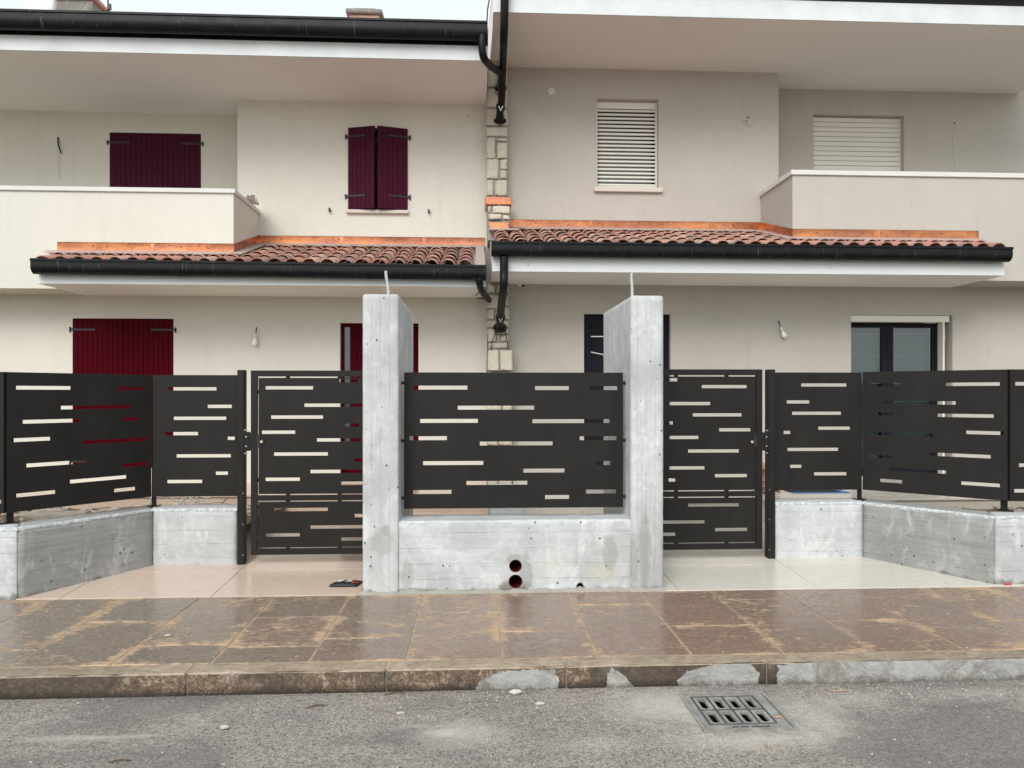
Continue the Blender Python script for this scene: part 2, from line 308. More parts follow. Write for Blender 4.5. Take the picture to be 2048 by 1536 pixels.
def glassm():
    g = G('window_glass'); t = g.n('ShaderNodeBsdfTransparent'); t.inputs[0].default_value = (.64, .69, .69, 1)
    q = g.n('ShaderNodeBsdfGlossy'); q.inputs['Roughness'].default_value = .01; fz = g.n('ShaderNodeFresnel'); fz.inputs['IOR'].default_value = 1.5
    mx = g.n('ShaderNodeMixShader'); g.l(g.math('ADD', fz.outputs[0], .05), mx.inputs[0]); g.l(t.outputs[0], mx.inputs[1]); g.l(q.outputs[0], mx.inputs[2])
    g.l(mx.outputs[0], g.t.nodes['Material Output'].inputs['Surface']); return g.m
M['glass'] = glassm()
def dglass():
    g = G('dark_reflective_glass'); a = g.noise(g.map(g.obj, (1, 1, 1)), 1.2, 3, .5)
    return g.out(g.mix(g.ramp(a, .35, .7), (.045, .065, .07), (.10, .13, .14)), .04, spec=.8)
M['dglass'] = dglass()
M['curtain'] = G('grey_green_blind').out((.40, .45, .45), .8)

# ------------------------------------------------------------------ mesh helpers
OFF = {}
def off(o): return OFF.get(o.name, Vector((0, 0, 0))) if o else Vector((0, 0, 0))
def obj(name, vf, mat, parent=None, loc=None, smooth=False, label=None, cat=None, group=None, kind=None, uv=None):
    vs, fs = vf; base = off(parent) + (Vector(loc) if loc and parent is None else Vector((0, 0, 0)))
    me = bpy.data.meshes.new(name); me.from_pydata([tuple(Vector(v) - base) for v in vs], [], fs)
    bm = bmesh.new(); bm.from_mesh(me); bmesh.ops.recalc_face_normals(bm, faces=bm.faces); bm.to_mesh(me); bm.free()
    me.materials.append(mat)
    if smooth:
        me.polygons.foreach_set('use_smooth', [True] * len(me.polygons))
        if smooth != 'all': me.set_sharp_from_angle(angle=math.radians(40))
    if uv:
        L = me.uv_layers.new(name='UVMap')
        for lp in me.loops:
            v = me.vertices[lp.vertex_index].co + base; L.data[lp.index].uv = uv(v)
    o = bpy.data.objects.new(name, me); COL.objects.link(o)
    if parent: o.parent = parent
    else: o.location = base
    OFF[o.name] = base
    tag(o, label, cat, group, kind); return o
def tag(o, label=None, cat=None, group=None, kind=None):
    for k, v in (('label', label), ('category', cat), ('group', group), ('kind', kind)):
        if v: o[k] = v
def thing(name, loc, label, cat, group=None):
    o = bpy.data.objects.new(name, None); COL.objects.link(o); o.location = loc; o.empty_display_size = .1
    OFF[o.name] = Vector(loc); tag(o, label, cat, group); return o
def inst(src, parent, loc, rot=(0, 0, 0), scale=(1, 1, 1), name=None):   # a piece sharing src's mesh
    o = bpy.data.objects.new(name or src.name.split('.')[0], src if isinstance(src, bpy.types.Mesh) else src.data); COL.objects.link(o)
    o.parent = parent; o.location = Vector(loc) - off(parent); o.rotation_euler = rot; o.scale = scale; return o
def join(*a):
    vs, fs = [], []
    for v, f in a:
        k = len(vs); vs += list(v); fs += [tuple(i + k for i in q) for q in f]
    return vs, fs
BF = [(0, 1, 3, 2), (4, 6, 7, 5), (0, 4, 5, 1), (2, 3, 7, 6), (0, 2, 6, 4), (1, 5, 7, 3)]
def box(x0, x1, y0, y1, z0, z1, bev=0.):
    v = [(x, y, z) for x in (x0, x1) for y in (y0, y1) for z in (z0, z1)]
    if not bev: return v, list(BF)
    return bev_vf((v, BF), bev)
def bev_vf(vf, w, seg=1):
    bm = bmesh.new(); vv = [bm.verts.new(p) for p in vf[0]]
    for f in vf[1]: bm.faces.new([vv[i] for i in f])
    bmesh.ops.recalc_face_normals(bm, faces=bm.faces)
    bmesh.ops.bevel(bm, geom=bm.edges[:], offset=w, segments=seg, affect='EDGES', clamp_overlap=True)
    bm.verts.index_update(); out = [tuple(v.co) for v in bm.verts], [tuple(v.index for v in f.verts) for f in bm.faces]; bm.free(); return out
def prism(poly, a0, a1, axis='x'):     # closed polygon of (p, q) swept along an axis
    n = len(poly)
    def mk(a, p, q): return (a, p, q) if axis == 'x' else ((p, a, q) if axis == 'y' else (p, q, a))
    v = [mk(a0, *p) for p in poly] + [mk(a1, *p) for p in poly]
    f = [(i, (i + 1) % n, n + (i + 1) % n, n + i) for i in range(n)] + [tuple(range(n))[::-1], tuple(range(n, 2 * n))]
    return v, f
def tube(pts, r, n=10, closed=False, sub=0):
    P = [Vector(p) for p in pts]
    if sub and len(P) > 2:
        Q = []
        for i in range(len(P) - 1):
            p0, p1, p2, p3 = P[max(0, i - 1)], P[i], P[i + 1], P[min(len(P) - 1, i + 2)]
            for k in range(sub):
                t = k / sub; Q.append(.5 * ((2 * p1) + (p2 - p0) * t + (2 * p0 - 5 * p1 + 4 * p2 - p3) * t * t + (3 * p1 - p0 - 3 * p2 + p3) * t ** 3))
        P = Q + [P[-1]]
    vs, fs = [], []; up = Vector((0, 0, 1)); m = len(P)
    t0 = (P[1] - P[0]).normalized(); a = t0.cross(up)
    if a.length < .1: a = t0.cross(Vector((1, 0, 0)))
    a.normalize()
    for i, p in enumerate(P):
        t = (P[min(i + 1, m - 1)] - P[max(i - 1, 0)]).normalized(); a = (a - t * a.dot(t)).normalized(); b = t.cross(a)
        rr = r[i] if isinstance(r, (list, tuple)) else r
        vs += [p + (a * math.cos(2 * math.pi * k / n) + b * math.sin(2 * math.pi * k / n)) * rr for k in range(n)]
    for i in range(m - 1):
        for k in range(n): fs.append((i * n + k, i * n + (k + 1) % n, (i + 1) * n + (k + 1) % n, (i + 1) * n + k))
    fs += [tuple(range(n))[::-1], tuple(range((m - 1) * n, m * n))]
    return vs, fs
def lathe(c, prof, n=16, axis=Vector((0, 0, 1)), caps=True):
    axis = axis.normalized(); pts = [Vector(c) + axis * h for _, h in prof]
    vs, fs = [], []; a = axis.cross(Vector((0, 0, 1)))
    if a.length < .1: a = Vector((1, 0, 0))
    a.normalize(); b = axis.cross(a)
    for p, (r, _) in zip(pts, prof): vs += [p + (a * math.cos(2 * math.pi * k / n) + b * math.sin(2 * math.pi * k / n)) * max(r, 1e-4) for k in range(n)]
    for i in range(len(prof) - 1):
        for k in range(n): fs.append((i * n + k, i * n + (k + 1) % n, (i + 1) * n + (k + 1) % n, (i + 1) * n + k))
    if caps: fs += [tuple(range(n))[::-1], tuple(range((len(prof) - 1) * n, len(prof) * n))]
    return vs, fs
def perf(s0, s1, t0, t1, holes, thick, fr):      # sheet with real rectangular openings
    S = sorted({s0, s1, *[min(max(h[k], s0), s1) for h in holes for k in (0, 1)]}); T = sorted({t0, t1, *[min(max(h[k], t0), t1) for h in holes for k in (2, 3)]})
    def dd(a):
        o = [a[0]]
        for x in a[1:]:
            if x - o[-1] > 1e-5: o.append(x)
        return o
    S, T = dd(S), dd(T); ns, nt_ = len(S) - 1, len(T) - 1
    sol = [[not any(h[0] < (S[i] + S[i + 1]) / 2 < h[1] and h[2] < (T[j] + T[j + 1]) / 2 < h[3] for h in holes) for j in range(nt_)] for i in range(ns)]
    vs, fs, ix = [], [], {}
    def V(i, j, k):
        if (i, j, k) not in ix: ix[(i, j, k)] = len(vs); vs.append(tuple(fr(S[i], T[j], k * thick)))
        return ix[(i, j, k)]
    ok = lambda i, j: 0 <= i < ns and 0 <= j < nt_ and sol[i][j]
    for i in range(ns):
        for j in range(nt_):
            if not sol[i][j]: continue
            for k in (0, 1): fs.append((V(i, j, k), V(i + 1, j, k), V(i + 1, j + 1, k), V(i, j + 1, k)))
            if not ok(i - 1, j): fs.append((V(i, j, 0), V(i, j + 1, 0), V(i, j + 1, 1), V(i, j, 1)))
            if not ok(i + 1, j): fs.append((V(i + 1, j, 0), V(i + 1, j + 1, 0), V(i + 1, j + 1, 1), V(i + 1, j, 1)))
            if not ok(i, j - 1): fs.append((V(i, j, 0), V(i + 1, j, 0), V(i + 1, j, 1), V(i, j, 1)))
            if not ok(i, j + 1): fs.append((V(i, j + 1, 0), V(i + 1, j + 1, 0), V(i + 1, j + 1, 1), V(i, j + 1, 1)))
    return vs, fs
def rough(plan, z0, z1, cell=.045, ch=.012, amp=.0015, chip=.006, seed=0., ztop=None):
    """block on a 4-corner plan (front-left, front-right, back-right, back-left) with worn, chipped arrises"""
    p = [Vector((*q, 0)) for q in plan]; L = [(p[1] - p[0]).length, (p[3] - p[0]).length, z1 - z0]
    def cuts(l):
        n = max(1, int((l - 2 * ch) / cell)); return [0] + [ch / l + (1 - 2 * ch / l) * i / n for i in range(n + 1)] + [1]
    A, B, Cc = cuts(L[0]), cuts(L[1]), cuts(L[2]); na, nb, nc = len(A) - 1, len(B) - 1, len(Cc) - 1
    vs, fs, ix = [], [], {}; cen = sum(p, Vector()) / 4 + Vector((0, 0, (z0 + z1) / 2))
    eu = (p[1] - p[0]).normalized(); ev = (p[3] - p[0]).normalized()
    def V(i, j, k):
        if (i, j, k) in ix: return ix[(i, j, k)]
        u, v, w = A[i], B[j], Cc[k]; q = p[0] * (1 - u) * (1 - v) + p[1] * u * (1 - v) + p[2] * u * v + p[3] * (1 - u) * v
        q.z = z0 + (z1 - z0) * w
        e = [(i in (0, na)), (j in (0, nb)), (k in (0, nc))]
        nn = q * 9 + Vector((seed, seed * 2, 3)); c1 = mn.noise(nn * 2.3); c2 = mn.noise(q * 30 + Vector((seed, 0, 0)))
        if sum(e) >= 2:
            kk = ch * .35 + max(0, c1) * chip + abs(c2) * chip * .8
            if e[0]: q += eu * (kk if i == 0 else -kk)
            if e[1]: q += ev * (kk if j == 0 else -kk)
            if e[2] and not (k == 0): q.z -= kk
        dv = Vector((eu * (-1 if i == 0 else 1)) if e[0] else (0, 0, 0)) + Vector((ev * (-1 if j == 0 else 1)) if e[1] else (0, 0, 0)) + Vector((0, 0, (-1 if k == 0 else 1) if e[2] else 0))
        q += dv * (c1 * amp + c2 * amp * .5)
        ix[(i, j, k)] = len(vs); vs.append(q); return ix[(i, j, k)]
    for i in range(na):
        for j in range(nb):
            for k in (0, nc): fs.append((V(i, j, k), V(i + 1, j, k), V(i + 1, j + 1, k), V(i, j + 1, k)))
    for i in range(na):
        for k in range(nc):
            for j in (0, nb): fs.append((V(i, j, k), V(i + 1, j, k), V(i + 1, j, k + 1), V(i, j, k + 1)))
    for j in range(nb):
        for k in range(nc):
            for i in (0, na): fs.append((V(i, j, k), V(i, j + 1, k), V(i, j + 1, k + 1), V(i, j, k + 1)))
    return vs, fs
def cut(o, cutters):
    """real holes: boolean, applied, no helper left behind"""
    base = off(o); v, f = join(*cutters); me = bpy.data.meshes.new('c'); me.from_pydata([tuple(Vector(p) - base) for p in v], [], f)
    bm = bmesh.new(); bm.from_mesh(me); bmesh.ops.recalc_face_normals(bm, faces=bm.faces); bm.to_mesh(me); bm.free()
    c = bpy.data.objects.new('c', me); COL.objects.link(c); c.location = o.matrix_world.translation if not o.parent else base
    if o.parent is None: c.location = o.location
    m = o.modifiers.new('b', 'BOOLEAN'); m.operation = 'DIFFERENCE'; m.solver = 'EXACT'; m.object = c
    bpy.context.view_layer.update(); dg = bpy.context.evaluated_depsgraph_get()
    nm = bpy.data.meshes.new_from_object(o.evaluated_get(dg)); nm.name = o.data.name; o.modifiers.clear(); o.data = nm
    bpy.data.objects.remove(c); 
def blob(rx, ry, rz, seed, n=2):
    bm = bmesh.new(); bmesh.ops.create_icosphere(bm, subdivisions=n, radius=1)
    for v in bm.verts:
        k = 1 + .38 * mn.noise(v.co * 1.6 + Vector((seed * 7.1, seed, 0))); v.co = Vector((v.co.x * rx * k, v.co.y * ry * k, v.co.z * rz * k))
    out = [tuple(v.co) for v in bm.verts], [tuple(v.index for v in f.verts) for f in bm.faces]; bm.free(); return out
def move(vf, d, rz=0):
    c, s = math.cos(rz), math.sin(rz); return [(v[0] * c - v[1] * s + d[0], v[0] * s + v[1] * c + d[1], v[2] + d[2]) for v in vf[0]], vf[1]
fXZ = lambda Y: (lambda s, t, d: (s, Y + d, t))

# ================================================================== SETTING
YK, YS = 4.0, 5.5                  # kerb line, back of the sidewalk
YP, YG, YA, YR = 9.0, 9.58, 10.02, 10.54   # balcony parapets, ground-floor wall, upper wall, recessed wall
obj('ground', ([(-600, -600, -.06), (600, -600, -.06), (600, 900, -.06), (-600, 900, -.06)], [(0, 1, 2, 3)]), M['earth'], kind='structure')
# drain position first: the road is open under it
ga, gb, gc_, gd = G_(1357, 1389), G_(1533, 1389), G_(1596, 1463), G_(1406, 1466)
DX0, DX1, DY0, DY1 = ga.x, (gb.x + gc_.x) / 2, gd.y, ga.y
rs = perf(-60, 60, -40, YK + .05, [(DX0 + .02, DX1 - .02, DY0 + .02, DY1 - .02)], -.03, lambda s, t, d: (s, t, d))
road = obj('road', rs, M['asphalt'], kind='structure')
pit = obj('drain_pit', ([(DX0, DY0, -.031), (DX1, DY0, -.031), (DX1, DY1, -.031), (DX0, DY1, -.031), (DX0, DY0, -.5), (DX1, DY0, -.5), (DX1, DY1, -.5), (DX0, DY1, -.5)],
      [(0, 1, 5, 4), (1, 2, 6, 5), (2, 3, 7, 6), (3, 0, 4, 7), (4, 5, 6, 7)]), M['void'], kind='structure')
bpy.data.objects['ground'].data  # ground lies below the pit mouth; cut the same opening in it
g0 = bpy.data.objects['ground']; bpy.data.objects.remove(g0)
obj('ground', perf(-600, 600, -600, 900, [(DX0 - .01, DX1 + .01, DY0 - .01, DY1 + .01)], -.01, lambda s, t, d: (s, t, -.06 + d)), M['earth'], kind='structure')

obj('bounce_ground', ([(-60, -40, .004), (60, -40, .004), (60, -2.5, .004), (-60, -2.5, .004)], [(0, 1, 2, 3)]), M['gravel'], kind='structure')  # unseen pale ground behind the camera, added to bounce light under the eaves
# sidewalk bed, slabs, kerb
sw = obj('sidewalk', box(-11, 12, YK + .02, YS - .002, 0, .1165), M['joint'], kind='structure')
kx = [X_(px, YK) for px in (-420, -20, 372, 772, 1133, 1535, 1905, 2290)]
kx = [kx[0] - 2.2, kx[0] - 1.1] + kx + [kx[-1] + 1.05, kx[-1] + 2.1]
KW = .135
kerb = obj('kerb', box(-11, 12, YK + .012, YK + KW - .01, -.02, .108), M['conc_old'], kind='structure')
for i in range(len(kx) - 1):
    dz = R.uniform(-.002, .002)
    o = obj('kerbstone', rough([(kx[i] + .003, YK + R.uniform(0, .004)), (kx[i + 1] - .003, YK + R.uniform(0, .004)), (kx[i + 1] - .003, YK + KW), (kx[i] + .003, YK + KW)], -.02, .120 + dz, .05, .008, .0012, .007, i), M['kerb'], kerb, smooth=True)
JX0 = X_(1004, G_(1004, 1300, .12).y); ST = .537
row = {0: 4.60, 1: 5.16, 2: 4.66, 3: 5.24, 4: 4.72, 5: 5.25, 6: 4.66, -1: 5.02, -2: 4.52, -3: 4.98, -4: 4.45, -5: 4.93, -6: 4.41, -7: 4.9, -8: 4.4}
for c in range(-16, 19):
    x0, x1 = JX0 + c * ST, JX0 + (c + 1) * ST
    y = row.get(c, 4.4 + (c % 2) * .5 + R.uniform(-.05, .05))
    cuts_ = [YK + KW + .004, y, YS - .01]
    if y < 4.75 and R.random() < .35: cuts_ = [cuts_[0], y, y + .62, cuts_[2]]
    if y > 4.85 and R.random() < .25: cuts_ = [cuts_[0], y - .58, y, cuts_[2]]
    for a, b in zip(cuts_[:-1], cuts_[1:]):
        dz = R.uniform(-.0015, .0015); tx, ty = R.uniform(-.0015, .0015), R.uniform(-.0015, .0015); j = .006
        jj = R.uniform(.0, .004)
        v, f = box(x0 + j + jj, x1 - j, a + j, b - j * .6, .09, .1195, .003)
        cx, cy = (x0 + x1) / 2, (a + b) / 2
        v = [(p[0], p[1], p[2] + dz + tx * (p[0] - cx) + ty * (p[1] - cy)) if p[2] > .1 else p for p in v]
        obj('paving_slab', (v, f), M['slab'], sw, uv=lambda q, cx=cx, cy=cy, w=(x1 - x0) / 2, h=(b - a) / 2: ((q.x - cx) / w, (q.y - cy) / h))
# grey cement repairs on the kerb face
def patch(pts, name='cement_patch'):
    P = []
    n = len(pts)
    for i in range(n):
        a, b = Vector(pts[i]), Vector(pts[(i + 1) % n])
        m6 = max(6, int((b - a).length / 3))
        for k in range(m6):
            q = a.lerp(b, k / m6); P.append((q.x + 4 * mn.noise(Vector((q.x * .09, q.y * .09, 1))) + 3 * mn.noise(Vector((q.x * .35, q.y * .35, 1))), q.y + 3 * mn.noise(Vector((q.x * .09, q.y * .09, 9))) + 3 * mn.noise(Vector((q.x * .4, q.y * .4, 5)))))
    v = [(X_(x, YK), YK - .004, max(-.004, min(.1145, Z_(x, y, YK)))) for x, y in P]; m = len(v)
    v2 = [(a, YK + .008, c) for a, b, c in v]
    obj(name, (v + v2, [tuple(range(m))] + [(i, (i + 1) % m, m + (i + 1) % m, m + i) for i in range(m)]), M['patch'], kerb, label='pale grey cement smeared on the kerb face')
patch([(943, 1392), (962, 1360), (1000, 1344), (1060, 1340), (1108, 1340), (1119, 1360), (1116, 1392)])
patch([(1212, 1392), (1214, 1352), (1224, 1334), (1248, 1352), (1284, 1392)])
patch([(1350, 1392), (1356, 1362), (1375, 1342), (1430, 1330), (1500, 1324), (1516, 1345), (1520, 1390)])
patch([(1552, 1392), (1556, 1330), (1700, 1322), (1900, 1316), (2200, 1310), (2600, 1295), (2600, 1380), (2200, 1385)])

# entrance paving: rises gently from the sidewalk
def zr(Y): return .122 + .05 * (Y - 5.5)
def ramp_tiles(name, x0, x1, y1, xj, mat, wd=1.075, dp=.66):
    base = obj(name, ([(x0, YS, .112), (x1, YS, .112), (x1, y1, zr(y1) - .01), (x0, y1, zr(y1) - .01)], [(0, 1, 2, 3)]), M['joint'], kind='structure')
    k0 = math.floor((x0 - xj) / wd)
    k = k0
    while xj + k * wd < x1:
        a, b = max(x0, xj + k * wd), min(x1, xj + (k + 1) * wd); y = YS
        while y < y1 - .01:
            e = min(y + dp, y1); j = .0022; dz = R.uniform(-.0008, .0008)
            v = [(xx, yy, zr(yy) - h + (dz if h == 0 else 0)) for xx in (a + j, b - j) for yy in (y + j, e - j) for h in (.02, 0)]
            obj('paving_tile', bev_vf((v, BF), .0015), mat, base); y = e
        k += 1
    return base
xjL = X_(422, 5.5); xjR = X_(1358, 5.5)
ramp_tiles('pink_entrance_paving', -3.7, .15, 8.42, xjL, M['entryL'])
ramp_tiles('pale_entrance_paving', .49, 4.35, 7.72, xjR, M['entryR'])
# raised porches before the doors
def porch(name, x0, x1, y0, y1, z, mat, riser):
    b = obj(name, box(x0, x1, y0, y1, 0, z - .02), riser, kind='structure')
    nx = max(1, round((x1 - x0) / 1.05)); ny = max(1, round((y1 - y0) / .6))
    for i in range(nx):
        for j in range(ny):
            w, h = (x1 - x0) / nx, (y1 - y0) / ny
            obj('paving_tile', box(x0 + i * w + .002 - (.0 if i else .01), x0 + (i + 1) * w - .002, y0 + j * h + .002 - (0 if j else .02), y0 + (j + 1) * h - .002, z - .022, z, .0015), mat, b)
porch('left_porch', -6.5, .15, 8.42, YG + .05, .47, M['entryL'], M['entryL'])
porch('right_porch', .49, 7.5, 7.72, YG + .05, .48, M['entryR'], M['entryR'])

# left garden: rubble-strewn earth
def wall_back(x):     # back line of the low walls
    if x < 0: return 5.72 if x < -3.29 else (5.72 + (x + 3.29) / .59 * .85 if x < -2.70 else 6.57)
    return 6.57 if x < 3.40 else (6.57 - (x - 3.40) / .60 * .82 if x < 4.0 else 5.75)
def garden(name, x0, x1, y0, y1, z0, z1, mat):
    nx, ny = int((x1 - x0) / .08), int((y1 - y0) / .08); vs, fs = [], []
    for j in range(ny + 1):
        for i in range(nx + 1):
            x, y = x0 + (x1 - x0) * i / nx, y0 + (y1 - y0) * j / ny; q = Vector((x, y, 0))
            vs.append((x, y, z0 + (z1 - z0) * j / ny + .05 * mn.noise(q * 2.1) + .02 * mn.noise(q * 9)))
    for j in range(ny):
        for i in range(nx):
            a = j * (nx + 1) + i
            if all(vs[k][1] > wall_back(vs[k][0]) - .0 for k in (a, a + 1)): fs.append((a, a + 1, a + nx + 2, a + nx + 1))
    return obj(name, (vs, fs), mat, kind='structure', smooth=True)
garden('garden_soil', -9, -2.12, 5.75, 8.42, .46, .34, M['earth'])
garden('right_garden_soil', 3.5, 9.5, 5.8, 7.72, .40, .36, M['earth'])
parts = []
for i in range(420):
    y = R.uniform(6.0, 8.3); x = R.uniform(-6.5, -2.2); s = R.choice([.02, .03, .03, .04, .05, .09])
    if y < wall_back(x) + .04: continue
    parts.append(move(blob(s * R.uniform(.8, 2.0), s * R.uniform(.6, 1.2), s * .45, i, 1), (x, y, .47 - .12 * (y - 5.75) / 2.67 + s * .2), R.uniform(0, 3)))
for i in range(160):
    y = R.uniform(6.3, 7.65); x = R.uniform(3.9, 7.5); s = R.choice([.02, .03, .05])
    if y < wall_back(x) + .04: continue
    parts.append(move(blob(s * 1.5, s, s * .5, i + 500, 1), (x, y, .40), R.uniform(0, 3)))
obj('garden_rubble', join(*parts), M['rubble'], kind='stuff', label='broken pale stones and rubble lying on bare earth behind the low walls', cat='rubble')

# ================================================================== CONCRETE GATE PORTAL
PXL0, PXL1, PXR0, PXR1 = X_(725, YS), X_(797, YS), X_(1262, YS), X_(1327, YS)
PB = 6.82; ztL = Z_(760, 588, YS); ztR = Z_(1290, 591, YS)
portal = thing('concrete_gateway', ((PXL0 + PXR1) / 2, YS, .11), 'raw grey concrete gateway of two tall slab pillars joined by a low wall', 'concrete wall')
obj('pillar', rough([(PXL0, YS), (PXL1, YS), (PXL1, PB), (PXL0, PB)], .10, ztL, .03, .013, .0012, .004, 1), M['conc_v'], portal, smooth='all', label='left pillar')
obj('pillar', rough([(PXR0, YS), (PXR1, YS), (PXR1, PB - .12), (PXR0, PB - .12)], .10, ztR, .03, .013, .0015, .008, 5), M['conc_v'], portal, smooth='all', label='right pillar with a rougher chipped outer edge')
lwz = Z_(1000, 1042, YS)
lw = obj('low_wall', rough([(PXL1 - .03, YS + .02), (PXR0 + .03, YS + .02), (PXR0 + .03, YS + .31), (PXL1 - .03, YS + .31)], .10, lwz, .035, .014, .0015, .006, 9), M['conc_m'], portal, smooth='all')
def cyl(px, py, r, y0, y1, n=28): 
    p = P_(px, py, YS + .02); return lathe((p.x, y0, p.z), [(r, 0), (r, y1 - y0)], n, Vector((0, 1, 0)))
holes = [(1031, 1132, .048), (1031, 1163, .052), (894, 1180, .0155), (1160, 1172, .024)]
cut(lw, [cyl(a, b, r, YS - .05, YS + .26) for a, b, r in holes])
lw.data.polygons.foreach_set('use_smooth', [True] * len(lw.data.polygons)); lw.data.set_sharp_from_angle(angle=math.radians(40))
for i, (a, b, r) in enumerate(holes):
    p = P_(a, b, YS + .02); ax = Vector((0, 1, 0)); rr = r - .002
    obj('pipe_end', lathe((p.x, YS + .022, p.z), [(rr, 0), (rr, .22), (rr - .003, .22), (rr - .003, 0), (rr, 0)], 28, ax, False), M['redpipe'] if i < 2 else M['void'], portal, smooth=True)
    obj('pipe_bottom', lathe((p.x, YS + .235, p.z), [(rr - .003, 0), (rr - .003, .01)], 20, ax), M['void'], portal)
# rough mortar fillet at the foot of the gateway
v, f = [], []; n = 160; xa, xb = PXL0 - .02, PXR1 + .01
for i in range(n + 1):
    x = xa + (xb - xa) * i / n; inn = PXL1 < x < PXR0
    h = .015 + .022 * (mn.noise(Vector((x * 7, 0, 0))) + .6) + .012 * mn.noise(Vector((x * 40, 0, 0))); w = .012 + .01 * mn.noise(Vector((x * 22, 5, 0)))
    yb = YS + (.02 if inn else 0); v += [(x, yb - .012 - abs(w), .118), (x, yb - .008, .12 + h * .55), (x, yb + .006, .12 + h)]
for i in range(n): a = i * 3; f += [(a, a + 3, a + 4, a + 1), (a + 1, a + 4, a + 5, a + 2)]
obj('mortar_fillet', (v, f), M['mortar'], portal, smooth='all')
def conduit(px0, py0, px1, py1, y, x2=None):
    a, b = P_(px0, py0, y), P_(px1, py1, y); a.z -= .05; pts, rr = [], []
    N = 44
    for i in range(N):
        t = i / (N - 1); q = a.lerp(b, t); q.x += .006 * math.sin(t * 5); q.y += .01 * t; pts.append(q); rr.append(.0125 if i % 2 else .0105)
    return tube(pts, rr, 10)
obj('conduit', conduit(776, 590, 773, 542, YS + .35), M['conduit'], portal, smooth='all')
obj('conduit', conduit(1262, 594, 1265, 546, YS + .35), M['conduit'], portal, smooth='all')

# ================================================================== LOW WALLS
def lowwall(name, segs, label, mats):
    t = thing(name, (*segs[0][0][0], .11), label, 'concrete wall')
    for i, (plan, zt) in enumerate(segs):
        obj('wall_segment', rough(plan, .06, zt, .04, .014, .0018, .009, i + 20), mats[i], t, smooth='all')
        # flaking trowelled arris along the outer top edge
        (x0, y0), (x1, y1) = plan[0], plan[1]; n = max(8, int(math.hypot(x1 - x0, y1 - y0) / .012)); v, f = [], []
        nx_, ny_ = (y1 - y0), -(x1 - x0); l = math.hypot(nx_, ny_); nx_, ny_ = nx_ / l, ny_ / l
        for k in range(n + 1):
            s = k / n; x, y = x0 + (x1 - x0) * s, y0 + (y1 - y0) * s; q = Vector((x, y, i))
            w1 = .022 + .012 * mn.noise(q * 14) + .008 * mn.noise(q * 50); w2 = .016 + .012 * mn.noise(q * 11 + Vector((9, 0, 0))) + .01 * mn.noise(q * 60)
            w1, w2 = max(w1, .004), max(w2, .003)
            v += [(x - nx_ * w2, y - ny_ * w2, zt + .0015), (x - nx_ * .005, y - ny_ * .005, zt + .0045), (x + nx_ * .0045, y + ny_ * .0045, zt - .004), (x + nx_ * .0018, y + ny_ * .0018, zt - w1)]
        for k in range(n): a = k * 4; f += [(a + c, a + 4 + c, a + 5 + c, a + 1 + c) for c in range(3)]
        obj('flaking_edge', (v, f), M['white_cement'], t, smooth='all')
    return t
M['white_cement'] = (lambda g: g.out(g.mix(g.ramp(g.noise(g.obj, 30, 5, .75), .4, .62), (.62, .66, .66), (.36, .38, .38)), .8, g.bump(g.noise(g.obj, 50, 4, .8), .004, 1)))(G('pale_cement_arris'))
LC = (X_(35, YS), YS); LA = (X_(306, 6.35), 6.35); LE = (X_(474, 6.35), 6.35)
T_ = .25
def mitre(a, b, c, t=T_):
    """inner corner at b for wall a-b-c, offset to the back (left normal)"""
    a, b, c = Vector(a), Vector(b), Vector(c); n1 = Vector((-(b - a).y, (b - a).x)).normalized(); n2 = Vector((-(c - b).y, (c - b).x)).normalized()
    m = (n1 + n2).normalized(); return tuple(b + m * t / m.dot(n1))
LL = (LC[0] - 5, YS)
mC, mA = mitre(LL, LC, LA), mitre(LC, LA, LE)
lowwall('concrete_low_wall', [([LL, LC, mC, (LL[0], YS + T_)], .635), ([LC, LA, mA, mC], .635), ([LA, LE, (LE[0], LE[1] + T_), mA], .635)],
        'low angled board-marked concrete wall under the fence left of the gateway', [M['conc_h'], M['conc_l'], M['conc_h']])
RE = (X_(1550, 6.35), 6.35); RA = (X_(1726, 6.35), 6.35); RC = (X_(1990, YS + .04), YS + .04); RR = (RC[0] + 5, YS + .04)
mRA, mRC = mitre(RE, RA, RC), mitre(RA, RC, RR)
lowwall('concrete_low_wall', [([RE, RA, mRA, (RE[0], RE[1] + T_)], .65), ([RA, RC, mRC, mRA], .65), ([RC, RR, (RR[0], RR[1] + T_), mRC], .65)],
        'low angled concrete wall under the fence right of the gateway', [M['conc_h'], M['conc_l'], M['conc_h']])
dv = obj('dividing_wall', rough([(.15, PB + .1), (.49, PB + .1), (.49, YG - .2), (.15, YG - .2)], .1, .46, .06, .01, .001, .004, 40), M['conc_h'], loc=(.32, PB + .1, .1), smooth='all',
         label='low concrete dividing wall running back from behind the middle fence panel', cat='concrete wall')

